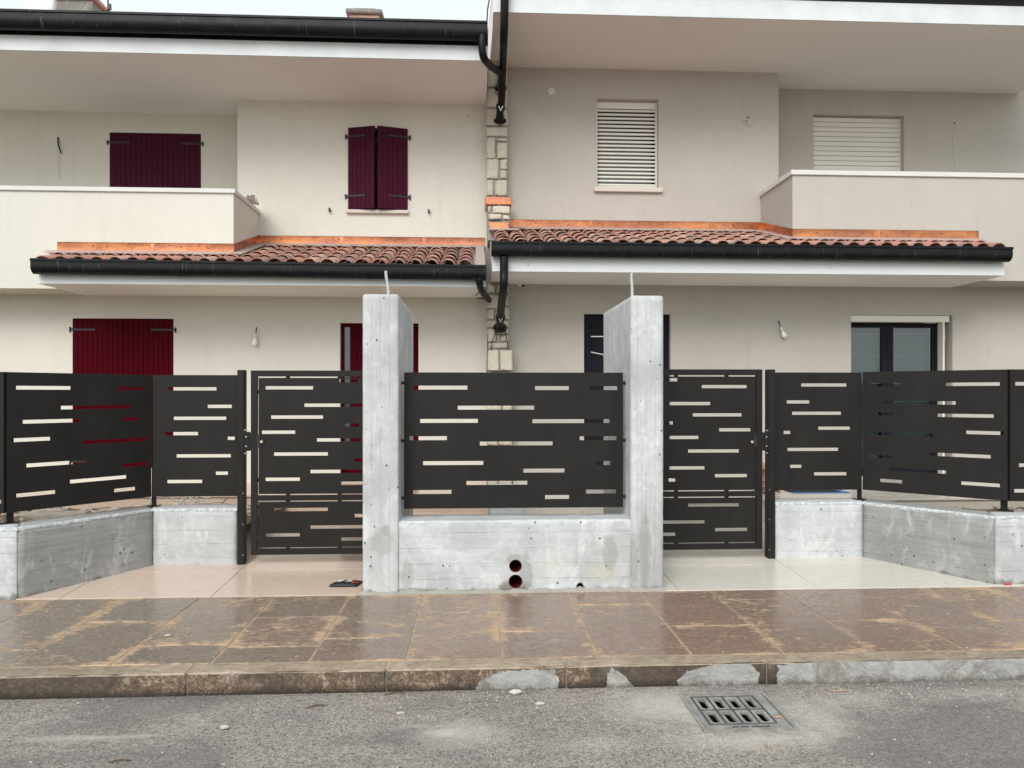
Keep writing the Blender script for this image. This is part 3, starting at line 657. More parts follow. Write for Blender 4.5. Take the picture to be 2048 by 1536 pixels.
# ================================================================== FENCES AND GATES
def panel_frame(a, b):
    a, b = Vector((*a, 0)), Vector((*b, 0)); e = (b - a).normalized(); n = Vector((-e.y, e.x, 0)); L = (b - a).length
    def fr(s, t, d): q = a + e * s + n * d; return (q.x, q.y, t)
    def inv(px, py):   # photo pixel -> (s, z) on this panel's plane
        u = (px - CX) / F; dr = Vector((SN + u * CS, CS - u * SN, 0)); k = n.dot(a) / n.dot(dr); q = dr * k
        return (q - a).dot(e), EYE + (HY - py) / F * k
    return fr, inv, L
def sheet(a, b, z0, z1, slots, zoom, parent, s0=0., s1=None, sh=.028, flange=.03, name='panel'):
    fr, inv, L = panel_frame(a, b); s1 = L if s1 is None else s1; H = []
    ox, oy, k = zoom
    for x0, x1, yc in slots:
        p, q = inv(ox + x0 / k, oy + yc / k), inv(ox + x1 / k, oy + yc / k); zc = inv(ox + (x0 + x1) / 2 / k, oy + yc / k)[1]
        H.append((max(p[0], s0 + .012), min(q[0], s1 - .012), zc - sh / 2, zc + sh / 2))
    H = [h for h in H if h[1] - h[0] > .01]
    vf = perf(s0, s1, z0, z1, H, .0025, fr); fl = []
    w = .0024
    for (p0, p1, t0, t1) in ((s0, s1, z1 - w, z1), (s0, s1, z0, z0 + w), (s0, s0 + w, z0 + w, z1 - w), (s1 - w, s1, z0 + w, z1 - w)):
        vs = [fr(s, t, dd) for s in (p0, p1) for dd in (.0026, flange) for t in (t0, t1)]; fl.append((vs, BF))
    return obj(name, join(vf, *fl), M['coat'], parent)
ZL = (0, 600, 2.477); ZR = (1300, 600, 2.477); ZM = (700, 520, 2.194)
def post_box(x0, x1, y0, y1, z0, z1): return box(x0, x1, y0, y1, z0, z1, .002)
SL_B = [(80,349,435),(578,715,438),(302,652,531),(113,397,600),(610,682,590),(58,248,691),(410,730,697),(131,428,810),(610,726,815),(347,625,888),(81,273,960),(566,669,939)]
SL_A = [(834,1072,440),(1029,1148,527),(861,1120,586),(815,981,662),(1128,1163,685),(875,1143,772),(1069,1129,858),(829,1001,899)]
SL_C = [(-400,-120,440),(-250,-60,530),(-500,-300,610),(-200,-50,700),(-420,-160,800),(-110,6,1000),(-520,-300,930)]
YB = 6.45        # fence line above wall A
pz0, pz1 = .725, 1.762
fl = thing('metal_fence', (X_(305, YB), YB, .64), 'dark metal screen fence with slot cut-outs on the low wall left of the gateway', 'fence')
qB0, qB1 = (X_(13, 5.62), 5.62), (X_(304, YB), YB)
sheet((qB1[0] + .006, YB), (X_(477, YB), YB), pz0, pz1, SL_A, ZL, fl)
sheet(qB0, (qB1[0] - .004, qB1[1] - .003), pz0, pz1, SL_B, ZL, fl)
sheet((qB0[0] - 4.5, 5.60), (qB0[0] - .008, 5.60), pz0, pz1, SL_C, ZL, fl)
def wall_post(x, y, parent, rz=0, w=.04, zt=1.75, bw=.1, zb=.636):
    c, s = math.cos(rz), math.sin(rz)
    o = obj('post', move(box(-w / 2, w / 2, -w / 2, w / 2, zb + .008, zt, .002), (x, y, 0), rz), M['coat'], parent)
    bp = obj('base_plate', move(box(-bw / 2, bw / 2, -bw / 2, bw / 2, zb, zb + .008, .001), (x, y, 0), rz), M['coat'], o)
    for sx in (-1, 1):
        q = Vector((sx * bw * .36 * c, sx * bw * .36 * s, 0)); obj('bolt', lathe((x + q.x, y + q.y, zb + .008), [(.008, 0), (.008, .006)], 6), M['steel'], o)
wall_post(qB1[0] - .004, YB + .052, fl, 0, .03, 1.74, .085)
wall_post(qB0[0] - .036, 5.72, fl, .5, .045, 1.74, .12)
SR_A = [(749,973,421),(678,789,505),(704,946,561),(834,990,635),(662,695,656),(681,932,740),(695,750,824),(813,973,861)]
SR_B = [(1095,1237,420),(1466,1733,417),(1157,1514,509),(1129,1204,564),(1420,1702,573),(1567,1752,658),(1079,1405,665),(1083,1203,775),(1390,1687,770),(1186,1469,845),(1141,1248,897),(1542,1733,913)]
SR_C = [(1810,1990,415),(1828,1950,818),(1805,1950,945),(2050,2200,500),(2100,2300,620),(2000,2150,720),(2300,2500,430),(2250,2450,800)]
fr_ = thing('metal_fence', (X_(1725, YB), YB, .65), 'dark metal screen fence with slot cut-outs on the low wall right of the gateway', 'fence')
sA0, sA1 = (X_(1549, YB), YB), (X_(1724, YB), YB); sB1 = (X_(2015, 5.72), 5.72)
sheet(sA0, (sA1[0] - .006, YB), pz0 + .02, pz1 + .03, SR_A, ZR, fr_)
sheet((sA1[0] + .004, YB - .003), sB1, pz0 + .02, pz1 + .035, SR_B, ZR, fr_)
sheet((sB1[0] + .008, 5.70), (sB1[0] + 4.5, 5.70), pz0 + .02, pz1 + .035, SR_C, ZR, fr_)
wall_post(sA1[0] + .004, YB + .052, fr_, 0, .03, 1.76, .085, .651)
wall_post(sB1[0] + .045, 5.82, fr_, -.5, .045, 1.76, .12, .651)
# middle panel
YM = 5.69
mp = thing('fence_panel', ((PXL1 + PXR0) / 2, YM, .8), 'wide dark metal panel with slot cut-outs hung between the two concrete pillars', 'fence panel')
SM = [(280,515,560),(812,960,562),(1050,1172,562),(473,808,648),(308,561,706),(801,1139,707),(261,425,782),(1008,1169,782),(570,889,805),(321,585,891),(761,941,924),(1078,1142,891),(511,778,978),(277,445,1018),(1036,1167,1016),(856,961,1040)]
mx0, mx1 = X_(808, YM), X_(1246, YM); mz0, mz1 = Z_(1024, 1016, YM), Z_(1024, 745, YM)
sheet((mx0, YM), (mx1, YM), mz0, mz1, SM, ZM, mp, sh=.030)
for py in (766, 881, 995):
    for sx, xw, xe in ((-1, PXL1, mx0), (1, PXR0, mx1)):
        z = Z_(1024, py, YM)
        b = obj('bracket', lathe((xw - sx * -.0 , YM + .015, z), [(.011, -.02), (.011, (xe - xw) * sx * -1 if False else abs(xe - xw) + .004)], 12, Vector((-sx, 0, 0))), M['coat'], mp, smooth=True)
        obj('nut', lathe((xw, YM + .015, z), [(.017, .0), (.017, .008)], 6, Vector((-sx, 0, 0))), M['black'], b)
# gates
YGT = 6.33
def gate(side, label, slotsU, slotsL, zoom):
    ox, oy, k = zoom; pf = lambda x: ox + x / k; qf = lambda y: oy + y / k
    if side == 'l': xo, xi = X_(503, YGT), PXL0 - .012; gx = X_(515.5, YGT)
    else: xo, xi = X_(1523, YGT), PXR1 + .012; gx = X_(1510.5, YGT)
    refx = 503 if side == 'l' else 1523
    zt, zb = Z_(refx, 741 if side == 'l' else 739, YGT), Z_(refx, 1109 if side == 'l' else 1097, YGT)
    zm = Z_(refx, 996 if side == 'l' else 987, YGT)
    t = thing('metal_gate', ((xo + xi) / 2, YGT, zb), label, 'gate')
    a, b = min(xo, xi), max(xo, xi); fw = .05; g = .012
    hm = .026 / 2
    op = [(a + fw, b - fw, zb + fw * .95, zm - .0215), (a + fw, b - fw, zm + .0215, zt - fw)]
    obj('frame', perf(a, b, zb, zt, op, .04, fXZ(YGT - .02)), M['coat'], t)
    mids = []
    for (p0, p1, t0, t1), sl, nm in ((op[0], slotsL, 'lower_panel'), (op[1], slotsU, 'upper_panel')):
        sheet((p0 + g, YGT - .012), (p1 - g, YGT - .012), t0 + g, t1 - g, sl, zoom, t, flange=.018, name=nm)
        cxs = [p0 + (p1 - p0) * q for q in ((.27, .73) if side == 'l' else (.27, .73))]
        for cx in cxs:
            for zz0, zz1 in ((t0, t0 + g + .001), (t1 - g - .001, t1)): obj('spacer', box(cx - .016, cx + .016, YGT - .01, YGT + .008, zz0 - .001, zz1 + .001), M['coat'], t)
        for xx0, xx1 in ((p0 - .001, p0 + g + .001), (p1 - g - .001, p1 + .001)):
            for q in (.13, .87): zz = t0 + (t1 - t0) * q; obj('spacer', box(xx0, xx1, YGT - .01, YGT + .008, zz - .016, zz + .016), M['coat'], t)
    # lock
    zl = Z_(refx, 884, YGT); sd = 1 if side == 'l' else -1; le = xo + sd * fw
    obj('lock_case', box(min(le - sd * .012, le + sd * .024), max(le - sd * .012, le + sd * .024), YGT - .019, YGT + .02, zl - .045, zl + .06, .002), M['black'], t)
    lx = le + sd * (g + .028)
    c = obj('lock_cylinder', lathe((lx, YGT - .014, zl), [(.021, 0), (.021, .006), (.017, .008)], 20, Vector((0, -1, 0))), M['black'], t, smooth=True)
    obj('key_barrel', lathe((lx, YGT - .022, zl), [(.012, 0), (.012, .006), (.009, .008)], 16, Vector((0, -1, 0))), M['brass'], c, smooth=True)
    # hinges on the pillar
    for zz in (zb + .2, zt - .2):
        xx = xi; obj('hinge', lathe((xi + (.004 if side == 'l' else -.004), YGT, zz - .05), [(.012, 0), (.012, .1)], 12), M['coat'], t, smooth=True)
SGL_U = [(1316,1551,435),(1682,1772,400),(1508,1830,521),(1343,1600,580),(1298,1462,655),(1703,1780,620),(1570,1788,693),(1358,1624,763),(1757,1830,793),(1538,1830,849),(1691,1850,908),(1316,1485,888)]
SGL_L = [(1359,1624,1038),(1757,1830,1068),(1538,1830,1124),(1316,1485,1164),(1691,1830,1184)]
SGR_U = [(40,135,395),(257,479,429),(40,298,513),(212,454,569),(60,113,609),(343,497,643),(40,240,681),(189,440,748),(40,270,832),(322,480,870),(92,125,892)]
SGR_L = [(189,440,1015),(40,270,1100),(322,481,1137),(40,125,1161)]
gate('l', 'dark framed metal gate with slot cut-outs left of the gateway, over pink paving', SGL_U, SGL_L, ZL)
gate('r', 'dark framed metal gate with slot cut-outs right of the gateway, over pale paving', SGR_U, SGR_L, ZR)
# gate posts with electric striker plates
def gatepost(px0, px1, side, label, pyt, pyb):
    Y = 6.36; x0, x1 = X_(px0, Y), X_(px1, Y); zt, zb = Z_(px0, pyt, Y), zr(Y) - .02
    t = thing('gate_post', ((x0 + x1) / 2, Y, zb), label, 'post', 'square posts the gates close against')
    obj('shaft', box(x0, x1, Y - .03, Y + .05, zb, zt, .004), M['coat'], t)
    zl = Z_(px0, 884, YGT); s = 1 if side == 'l' else -1; e = x1 if side == 'l' else x0
    pl = obj('striker_plate', box(min(e, e + s * .05), max(e, e + s * .05), Y - .045, Y - .012, zl - .075, zl + .085, .003), M['coat'], t)
    cx = e + s * .05
    pts = [(cx + s * .035 * math.cos(a), zl + .004 + .075 * math.sin(a)) for a in [math.pi / 2 - math.pi * k / 14 for k in range(15)]]
    if s < 0: pts = pts[::-1]
    obj('striker_nose', prism(pts, Y - .047, Y - .02, 'y'), M['coat'], pl)
    for dz in (.045, -.035): obj('screw', lathe((e + s * .022, Y - .045, zl + dz), [(.006, 0), (.006, .002)], 10, Vector((0, -1, 0))), M['steel'], pl)
    for dz in (.1, -.095): obj('hinge_screw', lathe((e + s * .004, Y - .028, zl + dz), [(.006, 0), (.006, .022)], 10, Vector((s, -.4, 0))), M['steel'], t)
    for dz in (.62, .36, .1): obj('screw', lathe((e - s * .008, Y - .03, zb + dz), [(.004, 0), (.004, .002)], 8, Vector((0, -1, 0))), M['steel'], t)
gatepost(476.5, 490, 'l', 'square dark gate post beside the gate over pink paving', 740, 1125)
gatepost(1534, 1548, 'r', 'square dark gate post beside the gate over pale paving', 739, 1112)

# ================================================================== HOUSES
HL = thing('house', (-3, YG, .47), 'cream rendered house with dark red plank shutters on the left of the stone pier', 'house')
HR = thing('house', (4, YG, .48), 'taupe rendered house with roller shutters on the right of the stone pier', 'house')
XD = X_(973, YA)                     # where the two houses meet
zuL, zuR = 2.842, 3.022              # underside of the canopies
zsL = Z_(960, 210, YA); zsR = Z_(1017, 134, YA)   # underside of the eaves
def hole(px0, px1, py0, z0, Y): return (X_(px0, Y), X_(px1, Y), z0, Z_((px0 + px1) / 2, py0, Y))
# ground-floor walls
gwL = hole(145, 347, 637, Z_(240, 936, YG), YG); gdL = hole(680, 837, 646, .47, YG)
gdR = hole(1168, 1341, 628, .48, YG); gwR = hole(1702, 1905, 630, .50, YG)
XE = 9.5
obj('ground_floor_wall', perf(-XE, XD, .40, zuL + .01, [gwL, gdL], .32, fXZ(YG)), M['stuccoL'], HL)
obj('ground_floor_wall', perf(XD, XE, .40, zuR + .01, [gdR, gwR], .32, fXZ(YG)), M['stuccoR'], HR)
# upper walls
cL, cR = X_(475, YA), X_(1557, YA)
umL = hole(697, 815, 256, Z_(755, 421, YA), YA); umR = hole(1194, 1317, 198, Z_(1255, 376, YA), YA)
obj('upper_wall', perf(cL, XD, zuL - .05, zsL + .01, [umL], .3, fXZ(YA)), M['stuccoL'], HL)
obj('upper_wall', perf(XD, cR, zuR - .05, zsR + .01, [umR], .3, fXZ(YA)), M['stuccoR'], HR)
urL = hole(219, 402, 266, 3.2, YR); urR = hole(1627, 1808, 230, 3.3, YR)
obj('recessed_wall', perf(-XE, cL, zuL, zsL + .01, [urL], .3, fXZ(YR)), M['stuccoL'], HL)
obj('recessed_wall', perf(cR, XE, zuR, zsR + 1.6, [urR], .3, fXZ(YR)), M['stuccoR'], HR)
obj('recess_return', box(cL + .003, cL + .3, YA + .302, YR + .29, zuL, zsL), M['stuccoL'], HL); obj('recess_return', box(cR - .3, cR - .003, YA + .302, YR + .29, zuR, zsR), M['stuccoR'], HR)
# balconies: slab, parapet front and return, stone coping
def balcony(H, xc, sgn, zt, zu, stm, zc0, th):
    xo = sgn * XE
    a, b = (xo, xc) if sgn < 0 else (xc, xo)
    ba = thing_part('balcony', H)
    obj('parapet', box(a, b, YP, YP + .2, zu + .004, zt), stm, ba)
    obj('parapet_return', box(min(xc, xc + sgn * .2), max(xc, xc + sgn * .2), YP + .2, YA - .001 if True else 0, zu + .004, zt), stm, ba)
    obj('floor_slab', box(a + (.0 if sgn < 0 else .2), b - (.2 if sgn < 0 else 0), YP + .2, YR, zu + .006, zu + .26), stm, ba)
    o = .025
    obj('coping', box(a if sgn < 0 else b, xc - sgn * o, YP - o, YP + .2 + o, zt, zt + th, .004) if False else bev_vf(box(min(xo, xc - sgn * o), max(xo, xc - sgn * o), YP - o, YP + .2 + o, zt, zt + th), .004), M['coping'], ba)
    obj('coping', bev_vf(box(min(xc - sgn * o, xc + sgn * (.2 + o)), max(xc - sgn * o, xc + sgn * (.2 + o)), YP + .2 + o + .002, YA - .002, zt, zt + th - .0015), .004), M['coping'], ba)
    return ba
def thing_part(name, H):
    o = bpy.data.objects.new(name, None); COL.objects.link(o); o.parent = H; OFF[o.name] = off(H); o.empty_display_size = .1; return o
bxL, bxR = X_(467, YP), X_(1585, YP)
ztL_ = Z_(467, 387, YP); ztR_ = Z_(1585, 350, YP)
balcony(HL, bxL, -1, ztL_, zuL, M['stuccoL'], 0, .052); balcony(HR, bxR, 1, ztR_, zuR, M['stuccoR'], 0, .06)

# barrel tile meshes
def barrel(L=.44, r0=.094, r1=.076, th=.011, arc=158, n=9, flip=1):
    vs, fs = [], []; nl = 2
    for k in range(nl + 1):
        r = r0 + (r1 - r0) * k / nl; y = L * k / nl
        for rr in (r, r - th):
            for i in range(n): a = math.radians(90 - arc / 2 + arc * i / (n - 1)); vs.append((rr * math.cos(a), y, flip * (rr * math.sin(a) * .86)))
    w = 2 * n
    for k in range(nl):
        for i in range(n - 1):
            a = k * w + i; fs.append((a, a + 1, a + w + 1, a + w)); a += n; fs.append((a, a + w, a + w + 1, a + 1))
        fs.append((k * w, k * w + w, k * w + w + n, k * w + n)); fs.append((k * w + n - 1, k * w + 2 * n - 1, k * w + w + 2 * n - 1, k * w + w + n - 1))
    for k in (0, nl): fs += [(k * w + i, k * w + i + 1, k * w + n + i + 1, k * w + n + i) for i in range(n - 1)]
    return vs, fs
def meshof(name, vf, mat, smooth=True):
    me = bpy.data.meshes.new(name); me.from_pydata([tuple(v) for v in vf[0]], [], vf[1]); me.materials.append(mat)
    bm = bmesh.new(); bm.from_mesh(me); bmesh.ops.recalc_face_normals(bm, faces=bm.faces); bm.to_mesh(me); bm.free()
    me.polygons.foreach_set('use_smooth', [smooth] * len(me.polygons)); me.set_sharp_from_angle(angle=math.radians(50)); return me
TCOV = meshof('roof_tile', barrel(), M['tile']); TPAN = meshof('pan_tile', barrel(flip=-1, r0=.075, r1=.092, arc=150), M['tile'])
SLP = .31; ANG = math.atan(SLP)
def gutter_vf(x0, x1, yb, ztop, w=.17, h=.16, sl=0., cap=(True, True)):
    """half-round gutter with rolled front bead; back edge at yb, mouth up"""
    prof = [(yb - .004, ztop + .0), (yb - .004, ztop - h * .45)]
    for k in range(1, 10):
        a = math.pi * k / 10; prof.append((yb - .004 - w / 2 + w / 2 * math.cos(a), ztop - h * .45 - (h * .55) * math.sin(a)))
    prof += [(yb - w, ztop - h * .45), (yb - w, ztop - .028), (yb - w - .012, ztop - .024), (yb - w - .012, ztop)]
    inn = [(yb - w + .004, ztop), (yb - w + .003, ztop - h * .45)]
    for k in range(9, 0, -1):
        a = math.pi * k / 10; inn.append((yb - .004 - w / 2 + (w / 2 - .003) * math.cos(a), ztop - h * .45 - (h * .55 - .003) * math.sin(a)))
    inn += [(yb - .007, ztop - h * .45), (yb - .007, ztop)]
    P = prof + inn; v, f = prism(P, x0, x1)
    out = [(v, f)]
    for i, x in enumerate((x0, x1)):
        if cap[i]:
            q = prof; out.append(prism(q, x - .002 if i == 0 else x - .001, x + .001 if i == 0 else x + .002))
    v, f = join(*out)
    return [(a, b, c + sl * (a - x0)) for a, b, c in v], f
def canopy(H, x0, x1, zu, zf, stm, par, ax0, ax1, wside, gsl, gx0, gx1, gz):
    """x0,x1 extent; par=(xa,xb) extent of parapet behind; ax0,ax1 extent of upper wall behind"""
    c = thing_part('canopy', H)
    ze = zf + .085; yb = 8.6
    top = lambda y: ze + (y - yb) * SLP
    obj('soffit_body', prism([(yb + .002, zu + .001), (yb + .002, ze - .03), (YA, top(YA) - .03), (YA, zu + .001)], x0 + .002, x1 - .002), M['soffit'], c)
    obj('fascia', box(x0, x1, yb - .02, yb + .001, zu, zf - .0, .002), M['white'], c)
    if wside: obj('side_fascia', prism([(yb + .002, zu + .0), (yb + .002, ze - .03), (YA - .05, top(YA) - .03 - .05 * SLP), (YA - .05, zu)], x0 - .004, x0 + .001), M['white'], c)
    y0 = 8.50; stp = .335; col = .196
    xt = x1 - (.0 if wside else .13); n = int((xt - x0 - .16) / col); sx = x0 + ((xt - x0) - n * col) / 2
    cnt = 0
    for i in range(n + 1):
        x = sx + i * col; ylim = (YP if par[0] - .05 < x < par[1] + .05 else YA) - .03
        j = 0
        while True:
            ys = y0 + j * stp * math.cos(ANG)
            if ys > ylim - .10: break
            L = min(.44, (ylim - ys) / math.cos(ANG)); zz = top(ys) + .012
            rot = (ANG - .048, R.uniform(-.03, .03), R.uniform(-.035, .035))
            if i < n or True: inst(TCOV, c, (x + R.uniform(-.006, .006), ys + R.uniform(-.008, .012), zz + .036), rot, (1, L / .44, 1), 'roof_tile')
            if i < n: inst(TPAN, c, (x + col / 2 + R.uniform(-.003, .003), ys + R.uniform(-.01, .01) + .01, zz + .050), (ANG - .030, 0, R.uniform(-.02, .02)), (1, L / .44, .8), 'roof_tile')
            cnt += 2; j += 1
    g = obj('gutter', gutter_vf(gx0, gx1, yb - .022, gz, .15, .165, gsl), M['gutter'], c, smooth=True)
    for k in range(int((gx1 - gx0) / .9)):
        xx = gx0 + .45 + k * .9; zt = gz + gsl * (xx - gx0); obj('gutter_strap', box(xx - .01, xx + .01, yb - .19, yb - .02, zt - .001, zt + .004), M['gutter'], g)
    for k in range(1, int((gx1 - gx0) / 2.1) + 1):
        xx = gx0 + k * 2.1 - .5; obj('gutter_sleeve', gutter_vf(xx - .03, xx + .03, yb - .0205, gz + gsl * (xx - gx0) + .0015, .154, .169, gsl, (False, False)), M['gutter'], g, smooth=True)
    return c, top
fzL, fzR = Z_(500, 550, 8.6), Z_(1500, 515, 8.6)
cnL, topL = canopy(HL, X_(77, 8.6), X_(972, 8.6) - .004, zuL, fzL, None, (-20, bxL), cL, XD, False, -.0065, X_(62, 8.44), X_(972, 8.44), Z_(62, 516.5, 8.43))
cnR, topR = canopy(HR, X_(985, 8.6), X_(2007, 8.6), zuR, fzR, None, (bxR, 20), XD, cR, True, -.0015, X_(983, 8.44), X_(2024, 8.44), Z_(983, 482, 8.43))
for px, py in ((1056, 529), (1660, 534)): p = P_(px, py, 8.58); obj('fixing', lathe(p, [(.014, 0), (.014, .004), (.005, .008)], 12, Vector((0, -1, 0))), M['steel'], cnR)
# copper upstands with painted apron, following wall - return - parapet
def flashing(H, xa, xb, par_end, xc, zbf, top, sgn):
    """xa..xb along upper wall; xc parapet corner; par_end end of the parapet run"""
    c = thing_part('flashing', H)
    h = .088
    def strip(p, q, n, nm='copper_upstand'):
        p, q, n = Vector(p), Vector(q), Vector(n); m = max(2, int((q - p).length / .05)); v, f = [], []
        for i in range(m + 1):
            s = p.lerp(q, i / m); w = .0015 * mn.noise(s * 6); a = s + n * (.006 + w); v += [s + n * .001, a, a + Vector((0, 0, h)) + n * .001, s + Vector((0, 0, h + .012)) + n * .010, s + Vector((0, 0, h + .016))]
        for i in range(m): k = i * 5; f += [(k + j, k + 5 + j, k + 6 + j, k + 1 + j) for j in range(4)]
        o = obj(nm, (v, f), M['copper'], c, smooth=True)
        for i in range(1, int((q - p).length / 1.1) + 1):     # lapped seams
            s = p.lerp(q, i * 1.1 / (q - p).length) if i * 1.1 < (q - p).length else None
            if s is None: continue
            e_ = (q - p).normalized(); vs_ = [s + e_ * a_ + n * b_ + Vector((0, 0, c_)) for a_ in (-.02, .02) for b_ in (.0075, .0105) for c_ in (.001, h + .004)]
            obj('seam', (vs_, BF), M['copper'], o)
        k = int((q - p).length / .75)
        for i in range(k):
            s = p.lerp(q, (i + .4) / k) + n * .008 + Vector((0, 0, h * .68)); obj('screw', lathe(s, [(.011, 0), (.011, .002), (.004, .004)], 10, n), M['ironedge'], o)
    zA, zP = top(YA) + .125, top(YP) + .125
    if sgn < 0:
        runs = [((xc + .0, YA - .001, zA), (xb, YA - .001, zA), (0, -1, 0)), ((xc, YP, zP), (xc, YA, zA), (1, 0, 0)), ((par_end, YP, zP), (xc + .006, YP, zP), (0, -1, 0))]
    else:
        runs = [((xa, YA - .001, zA), (xc, YA - .001, zA), (0, -1, 0)), ((xc, YA, zA), (xc, YP, zP), (-1, 0, 0)), ((xc - .006, YP, zP), (par_end, YP, zP), (0, -1, 0))]
    for r in runs: strip(*r)
    w = .10
    def apron(p, q, d):
        p, q, d = Vector(p), Vector(q), Vector(d); v = [p, q, q + d, p + d]; v += [a - Vector((0, 0, .006)) for a in v]
        obj('apron', (v, [(0, 1, 2, 3), (4, 7, 6, 5), (0, 4, 5, 1), (1, 5, 6, 2), (2, 6, 7, 3), (3, 7, 4, 0)]), M['flashing'], c)
    dn = (0, -w, -w * SLP - .012); e = .004
    if sgn < 0:
        apron((xc + .1, YA - .008, zA + e), (xb, YA - .008, zA + e), dn); apron((par_end - .1, YP - .008, zP + e), (xc, YP - .008, zP + e), dn)
        apron((xc + .007, YA, zA + e), (xc + .007, YP - .1, zP + e - .03), (.11, 0, -.012))
    else:
        apron((xa, YA - .008, zA + e), (xc - .1, YA - .008, zA + e), dn); apron((xc, YP - .008, zP + e), (par_end + .06, YP - .008, zP + e), dn)
        apron((xc - .007, YA, zA + e), (xc - .007, YP - .1, zP + e - .03), (-.11, 0, -.012))
    return c
flL = flashing(HL, 0, XD - .02, X_(115, YP), bxL, 0, topL, -1)
flR = flashing(HR, X_(1020, YA), 0, X_(1957, YP), bxR, 0, topR, 1)
# side apron at the right end of the left canopy
xs = X_(972, 8.6) - .01
v = [(xs - .11, 8.52, topL(8.52) + .11), (xs, 8.52, topL(8.52) + .11), (xs, YA - .02, topL(YA) + .13), (xs - .11, YA - .02, topL(YA) + .13)]; v += [(a, b, c - .06) for a, b, c in v]
obj('side_apron', (v, [(0, 1, 2, 3), (4, 7, 6, 5), (0, 4, 5, 1), (1, 5, 6, 2), (2, 6, 7, 3), (3, 7, 4, 0)]), M['flashing'], flL)

# main roofs with soffit, fascia, gutter
def roof(H, x0, x1, zs, fh, ye, back, side, gz, gsl, gx0, gx1, worn, ydark):
    c = thing_part('roof', H); ze = zs + fh
    obj('soffit', box(x0 + .003, x1 - .003, ye + .003, back, zs, zs + .12), M['soffit'], c)
    obj('fascia', box(x0, x1, ye - .02, ye + .002, zs - .002, ze, .002), worn, c)
    obj('drip_board', box(x0, x1, ye - .028, ye + .02, ze + .001, ze + .14), M['gutter'], c)
    if side: obj('side_fascia', prism([(ye + .003, zs - .002), (ye + .003, ze + .12), (15, ze + .12 + (15 - ye) * .3), (15, zs - .002)], x0 - .003, x0 + .002), M['white'], c)
    sl = .3; rf = prism([(ye - .05, ze + .15), (ye - .05, ze + .20), (15, ze + .20 + (15.05 - ye) * sl), (15, ze + .12 + (15.05 - ye) * sl)], x0, x1)
    obj('roof_covering', rf, M['tile'], c)
    obj('gutter', gutter_vf(gx0, gx1, ye - .03, gz, .17, .19, gsl), M['gutter'], c, smooth=True)
    return c
yeL, yeR = 8.7, 8.6
fhL = Z_(960, 93, yeL) - zsL; gzL = Z_(3, 20, yeL - .2)
rL = roof(HL, -XE, X_(976, yeL), zsL, fhL, yeL, YR, False, Z_(960, 42, yeL - .2), 0, -XE, X_(975, yeL - .2), M['whiteworn'], 0)
xRe = X_(2036, YR)
rR = roof(HR, X_(987, yeR), xRe, zsR, .23, yeR, YR, True, zsR + .23 + .32, 0, X_(987, yeR), xRe, M['whiteworn'], 0)
# chimneys and aerial on the left roof
def chimney(px0, px1, pyt, Y, mat, capm, cap=True):
    x0, x1 = X_(px0, Y), X_(px1, Y); zt = Z_((px0 + px1) / 2, pyt, Y)
    ch = thing_part('chimney', HL)
    obj('stack', rough([(x0 + .05, Y), (x1 - .05, Y), (x1 - .05, Y + .5), (x0 + .05, Y + .5)], zt - 1.3, zt - .1, .08, .01, .003, .008, px0), mat, ch, smooth='all')
    obj('cap', rough([(x0, Y - .05), (x1, Y - .05), (x1, Y + .55), (x0, Y + .55)], zt - .1, zt - .03, .06, .012, .004, .015, px0 + 1), capm, ch, smooth='all')
    obj('cap_slab', rough([(x0 + .12, Y + .05), (x1 - .12, Y + .05), (x1 - .12, Y + .45), (x0 + .12, Y + .45)], zt - .03, zt + .03, .06, .012, .004, .015, px0 + 1), capm, ch, smooth='all')
    return ch
chimney(692, 765, 16, 12.0, M['tile'], M['conc_old'])
chimney(38, 114, -70, 12.4, M['whiteworn'], M['conc_old']); ch2 = chimney(106, 192, -14, 12.0, M['conc_old'], M['tile'])
ae = thing_part('aerial', HL); p = P_(216, 22, 12.0)
obj('mast', tube([p + Vector((0, 0, -.6)), p + Vector((0, 0, .22))], .012, 8), M['black'], ae)
obj('cross_bar', tube([p + Vector((-.07, 0, -.02)), p + Vector((.05, 0, .03))], .01, 8), M['black'], ae); obj('mast_box', box(p.x, p.x + .045, p.y - .02, p.y + .02, p.z + .02, p.z + .11), M['black'], ae)

# stone pier between the houses
pier = thing_part('stone_pier', HR)
def stones(Y, lst, depth=.05, x0=None, ztop=None, zbot=None, back=None, pxa=973, pxb=1016):
    fx, fz = lambda a: X_(930 + a / 2.02, Y), lambda a, b: Z_(930 + a / 2.02, b / 2.02, Y)
    xa, xb = X_(pxa, Y), X_(pxb, Y)
    obj('mortar_core', box(xa + .004, xb - .004, Y + .012, back, zbot, ztop), M['mortar'], pier)
    for i, (a, b, c, d) in enumerate(lst):
        X0, X1, z1, z0 = fx(a), fx(b), fz(a, c), fz(a, d)
        v, f = rough([(X0 - R.uniform(-.006, .004), Y - R.uniform(.008, .03)), (X1 + R.uniform(-.006, .004), Y - R.uniform(.008, .03)), (X1, Y + depth), (X0, Y + depth)], z0 + R.uniform(-.004, .006), z1 - R.uniform(-.004, .006), .02, .010, .011, .016, i + Y * 10)
        obj('stone', (v, f), M['stone'], pier, smooth='all')
stones(9.86, [(87,127,243,283),(130,172,243,278),(87,128,285,352),(132,172,281,347),(87,171,358,436),(87,140,441,508),(145,171,441,508),(87,171,514,552),(87,124,557,640),(130,171,557,571),(130,171,577,640),(87,137,645,722),(142,171,645,686),(142,171,692,722),(87,117,728,792),(122,171,728,792)],
       zbot=Z_(990, 400, 9.86), ztop=Z_(990, 118, 9.86), back=YA + .1, pxa=973, pxb=1015)
